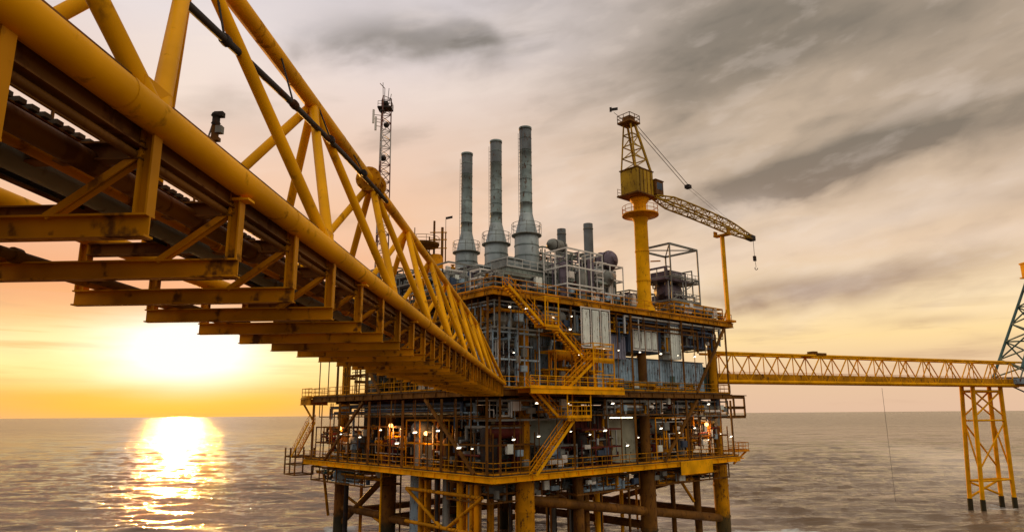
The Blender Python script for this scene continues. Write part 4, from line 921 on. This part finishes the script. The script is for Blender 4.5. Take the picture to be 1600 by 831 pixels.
m = MB(); p = mb0 + Vector((1.4, 0, 15.7)); m.tube(p - UP * 2.4, p + UP * .1, .04, n=5); m.obox(p + Vector((.5, 0, 0)), Vector((1, 0, .2)).normalized(), Vector((0, 1, 0)), UP, .5, .03, .18); m.build('wind_vane', M['dark'], t)

# ------------------------------------------------------------------ right hand bridge, its tower and the boom beyond
P0, P1 = Vector((28.6, 101.4, 0)), Vector((96.0, 129.6, 0)); rd = (P1 - P0).normalized(); rs = rd.cross(UP); RL = (P1 - P0).length
ZB0, ZB1 = 20.7, 25.1
rbz = thing('link_bridge', P0 + UP * ZB0, 'distant yellow box truss bridge leaving the platform for the green boom', 'bridge')
def rp(a, s, z): return P0 + rd * a + rs * s + UP * z
W = 1.55
for s in (-W, W):
    m = MB(); m.tube(rp(0, s, ZB1), rp(RL, s, ZB1), .19, n=10); m.build('upper_chord', M['yellow'], rbz)
    m = MB(); m.tube(rp(0, s, ZB0 + .25), rp(RL, s, ZB0 + .25), .26, n=10); m.build('lower_chord', M['yellow'], rbz)
    m = MB(); m.obox(rp(RL / 2, s * 1.02, ZB0 + .95), rd, rs, UP, RL / 2, .03, .42); m.build('side_plate', M['ochre'], rbz)
PN = 5.75; npn = int(RL / PN)
for s in (-W, W):
    for k in range(npn):
        a = .6 + PN * k
        for (x0, x1) in ((a, a + PN / 2), (a + PN, a + PN / 2)):
            m = MB(); m.tube(rp(x0, s, ZB0 + .3), rp(x1, s, ZB1), .10, n=8); m.build('truss_brace', M['yellow'], rbz)
        m = MB(); m.tube(rp(a + PN / 2, s, ZB0 + .3), rp(a + PN / 2, s, ZB1), .075, n=6); m.build('truss_post', M['yellow'], rbz)
m = MB(); m.obox(rp(RL / 2, 0, ZB0 + .5), rd, rs, UP, RL / 2, W - .3, .05)
for k in range(int(RL / 1.9)): m.bar(rp(1.9 * k, -W, ZB0 + .3), rp(1.9 * k, W, ZB0 + .3), .14, .3)
m.build('walkway', M['brown'], rbz)
m = MB()
for k in range(npn + 1): m.tube(rp(.6 + PN / 2 + PN * k - (PN if k == npn else 0), -W, ZB1), rp(.6 + PN / 2 + PN * k - (PN if k == npn else 0), W, ZB1), .08, n=6)
m.build('top_strut', M['yellow'], rbz)
m = MB()
for s in (-W + .2, W - .2): m.rail([rp(0, s, ZB0 + .55), rp(RL, s, ZB0 + .55)], 1.1, 1.9, .03, toe=False)
m.build('handrail', M['orange'], rbz)
m = MB()
for (s, r, z) in ((-.8, .16, 1.15), (-.4, .10, 1.05), (0, .2, 1.2), (.7, .13, 1.1)): m.tube(rp(0, s, ZB0 + z - .35), rp(RL, s, ZB0 + z - .35), r, n=8)
tag(m.build('pipe_bundle', M['brown'], None, rp(RL / 2, 0, ZB0)), 'brown pipes lying along the floor of the distant bridge', 'pipes')
q = rp(20.8, 0, ZB1); m = MB(); m.obox(q + UP * .25, rd, rs, UP, 1.0, W + .3, .18); m.obox(q + UP * .55, rd, rs, UP, .5, .6, .25); m.build('saddle_box', M['brown'], rbz)
def rel(x): return (at(x, 600, 126).x - P0.x) / rd.x
t = thing('bridge_tower', rp(62, 0, 0), 'four legged yellow tower rising from the sea under the distant bridge', 'tower')
fa = [(56.6, -W), (62.2, -W), (56.6, W), (62.2, W)]; ft = []
B = [at(1521, 772, 124), at(1574, 784, 127.5)]
tops = [at(1511, 606, 124.2), at(1554, 606, 127)]
legs = []
for i in (0, 1):
    for s in (-1, 1):
        bt = Vector((B[i].x, B[i].y, -4)) + rs * s * 1.15; tt = tops[i] + rs * s * 1.0; legs.append((bt, tt)); tt = Vector((tt.x, tt.y, ZB0))
        legs[-1] = (bt, tt); m = MB(); m.tube(bt, tt, .36, n=14); m.build('leg', M['yellow'], t)
        w0 = bt.lerp(tt, 4 / (tt.z + 4)); w1 = bt.lerp(tt, 5.6 / (tt.z + 4)); m = MB(); m.tube(w0 - UP * 1, w1, .42, n=14); m.build('splash_sleeve', leg_dark, t)
def on(k, z): a, b = legs[k]; return a.lerp(b, (z - a.z) / (b.z - a.z))
for (k, z0, j, z1, r) in ((0, 20, 2, 15.5, .15), (2, 20, 0, 15.5, .15), (1, 20, 3, 15.5, .15), (3, 20, 1, 15.5, .15), (0, 14.8, 2, 14.8, .16), (1, 14.8, 3, 14.8, .16), (0, 14.5, 2, 6.5, .16), (3, 14.5, 1, 6.5, .14),
                          (0, 4.6, 2, 4.6, .17), (1, 4.6, 3, 4.6, .17), (0, 4.4, 2, 1.8, .2), (2, 4.4, 0, 1.8, .2), (0, 14.8, 1, 6, .15), (2, 14.8, 3, 6, .15), (0, 4.6, 1, 4.6, .16), (2, 4.6, 3, 4.6, .16), (0, 19.9, 2, 19.9, .22), (1, 19.9, 3, 19.9, .22), (0, 19.9, 1, 19.9, .22), (2, 19.9, 3, 19.9, .22)):
    m = MB(); m.tube(on(k, z0), on(j, z1), r, n=8); m.build('cross_brace', M['yellow'], t)
m = MB(); h0 = at(1378, 606, 113.5); m.tube(h0, Vector((h0.x, h0.y, 2.5)), .03, n=4)
tag(m.build('hanging_rope', M['rope'], None, (h0.x, h0.y, 2.5)), 'thin rope hanging from the distant bridge down to the sea', 'rope')
fb = at(1570, 598, 128.5); fe = at(1640, 352, 134)
t = thing('flare_boom', fb, 'dark green latticed boom slanting up from the far end of the distant bridge', 'flare boom')
m = MB(); lattice(m, fb + Vector((4.5, 0, 0)), fe + Vector((3.5, 0, 0)), 8.0, 5.0, 9, .26, sides=4, rb=.15); m.build('boom_lattice', M['teal'], t)
m = MB()
for k in range(3): m.tube(fb + Vector((3 + k * 1.1, -1, 0)), fe + Vector((2.6 + k * .9, -1, 0)), (.3, .2, .26)[k], n=10)
m.build('flare_pipe', M['green_grey'], t)
m = MB(); lattice(m, fb + Vector((5.5, -1.5, 0)), fe + Vector((4.8, -1.5, 0)), 4.4, 3.0, 12, .14, sides=4, rb=.09); m.build('ladder_cage', M['green_grey'], t)
m = MB(); q = at(1606, 422, 132); m.obox(q, Vector((1, 0, 0)), Vector((0, 1, 0)), UP, .7, .9, 1.2); m.obox(q + UP * 1.4, Vector((1, 0, 0)), Vector((0, 1, 0)), UP, .8, 1.1, .15); m.obox(q - UP * 1.4, Vector((1, 0, 0)), Vector((0, 1, 0)), UP, .9, 1.3, .12); m.build('yellow_beacon_box', M['yellow'], t)
m = MB(); q = at(1590, 597, 128.4); m.obox(q + Vector((9, 3, .1)), rd, rs, UP, 13, 3.5, .5); m.build('boom_base', M['blue_grey'], t)

# ------------------------------------------------------------------ lamps
rn = random.Random(5)
def lamp_proto():
    t = thing('floodlight', (0, 0, 0), 'small white floodlight', 'floodlight', 'small white floodlights on the platform'); WORLDLOC[t.name] = Vector((0, 0, 0))
    dd = (Vector((0, 0, -1)) * .8 - PV * .6).normalized(); sx = PU; up = sx.cross(dd)
    m = MB(); m.obox(Vector((0, 0, .02)) - dd * .1, sx, up, dd, .25, .12, .07); m.bar(Vector((0, 0, .06)), Vector((0, 0, .5)) + PV * .3, .05); m.build('housing', M['white'], t)
    m = MB(); m.obox(Vector((0, 0, .02)) + dd * -.02, sx, up, dd, .23, .105, .01); m.build('lens', M['lamp'], t)
    return t
lp0 = lamp_proto(); used = [False]
def lamp(p, lab):
    o = lp0 if not used[0] else copy_tree(lp0); used[0] = True; o.location = p; k = rn.uniform(.45, 1.05); o.scale = (k, k, k); o['label'] = lab
ORD = ['first', 'second', 'third', 'fourth', 'fifth', 'sixth', 'seventh', 'eighth', 'ninth', 'tenth', 'eleventh', 'twelfth', 'thirteenth', 'fourteenth']
def row(pts, where):
    for k, p in enumerate(pts): lamp(p, '%s white floodlight from the bridge corner %s' % (ORD[k], where))
rn = random.Random(5)
row([pl(u, -.25, ZLOW + 3.1 + rn.uniform(-1.0, 1.0)) for u in (2.5, 6.0, 8.8, 10.9, 14.0, 16.6, 20.5, 22.6, 27.2, 31.0, 34.5, 37.5, 40.6, 43.2)], 'on the stair side of the lower deck')
row([pl(-.3, v, ZLOW + 3.0 + rn.uniform(-1.0, 1.2)) for v in (3, 5.2, 9, 13.5, 17.2, 21, 26, 31)], 'on the sunset side of the lower deck')
row([pl(u, -.3, ZMID + 4.7) for u in (16.8, 19.5, 23.6, 27.9, 31.6, 35.5)], 'along the top of the blue grey wall module')
row([pl(u, -.35, ZTOP - 1.6 - rn.uniform(0, 1.2)) for u in (2.0, 4.4, 8.4, 11.4)], 'under the stair side edge of the upper deck')
row([pl(u, -.35, ZMID - 1.6) for u in (5.8, 10.5, 18, 38)], 'under the stair side edge of the main deck')
row([pl(u, -1.5, z) for u, z in ((1.5, 22.6), (11.4, 22.9), (9.9, 25.6))], 'beside the central stairs')
am = [(606, 664, 85), (548, 668, 96), (672, 676, 80), (1100, 662, 96)]
names = ['amber lamp glowing brightest on the sunset side of the lower deck', 'amber lamp on the lower deck beside the end cage over the sunset sea', 'amber lamp nearest the bridge corner on the lower deck', 'amber lamp on the lower deck below the start of the distant bridge']
for (x, y, Yd), lab in zip(am, names):
    p = at(x, y, Yd); u, v = uv(p.x, p.y)
    if x < 800: p = pl(.5, max(v, 3), p.z)
    else: p = pl(u, .4, p.z)
    t = thing('amber_lamp', p, lab, 'lamp', 'amber lamps on the lower deck')
    m = MB(); m.lathe(p - UP * .25, [(.1, 0), (.24, .08), (.26, .3), (.1, .45)], 12); m.build('globe', M['amber'], t)
    m = MB(); m.tube(p + UP * .2, p + UP * .3, .2, n=12); m.bar(p + UP * .3, p + UP * .9, .06); m.build('bracket', M['dark'], t)
    L = bpy.data.lights.new('amber_lamp_light', 'POINT'); L.energy = 260; L.color = (1, .45, .15); L.shadow_soft_size = .26; lo = bpy.data.objects.new('amber_lamp_light', L); scene.collection.objects.link(lo); lo.parent = t; lo.location = (0, 0, -.5)
t = thing('glowing_beam', pl(19.5, .5, 15.9), 'long pale beam under the middle of the main deck, front face made to glow', 'beam')
m = MB(); m.pbox(18.2, 22.6, .45, .6, 15.95, 16.1); m.build('housing', M['white'], t)
m = MB(); m.pbox(18.3, 22.5, .42, .449, 15.97, 16.04); m.build('tube', M['lamp'], t)  # emissive face added to a pale beam that is no lamp
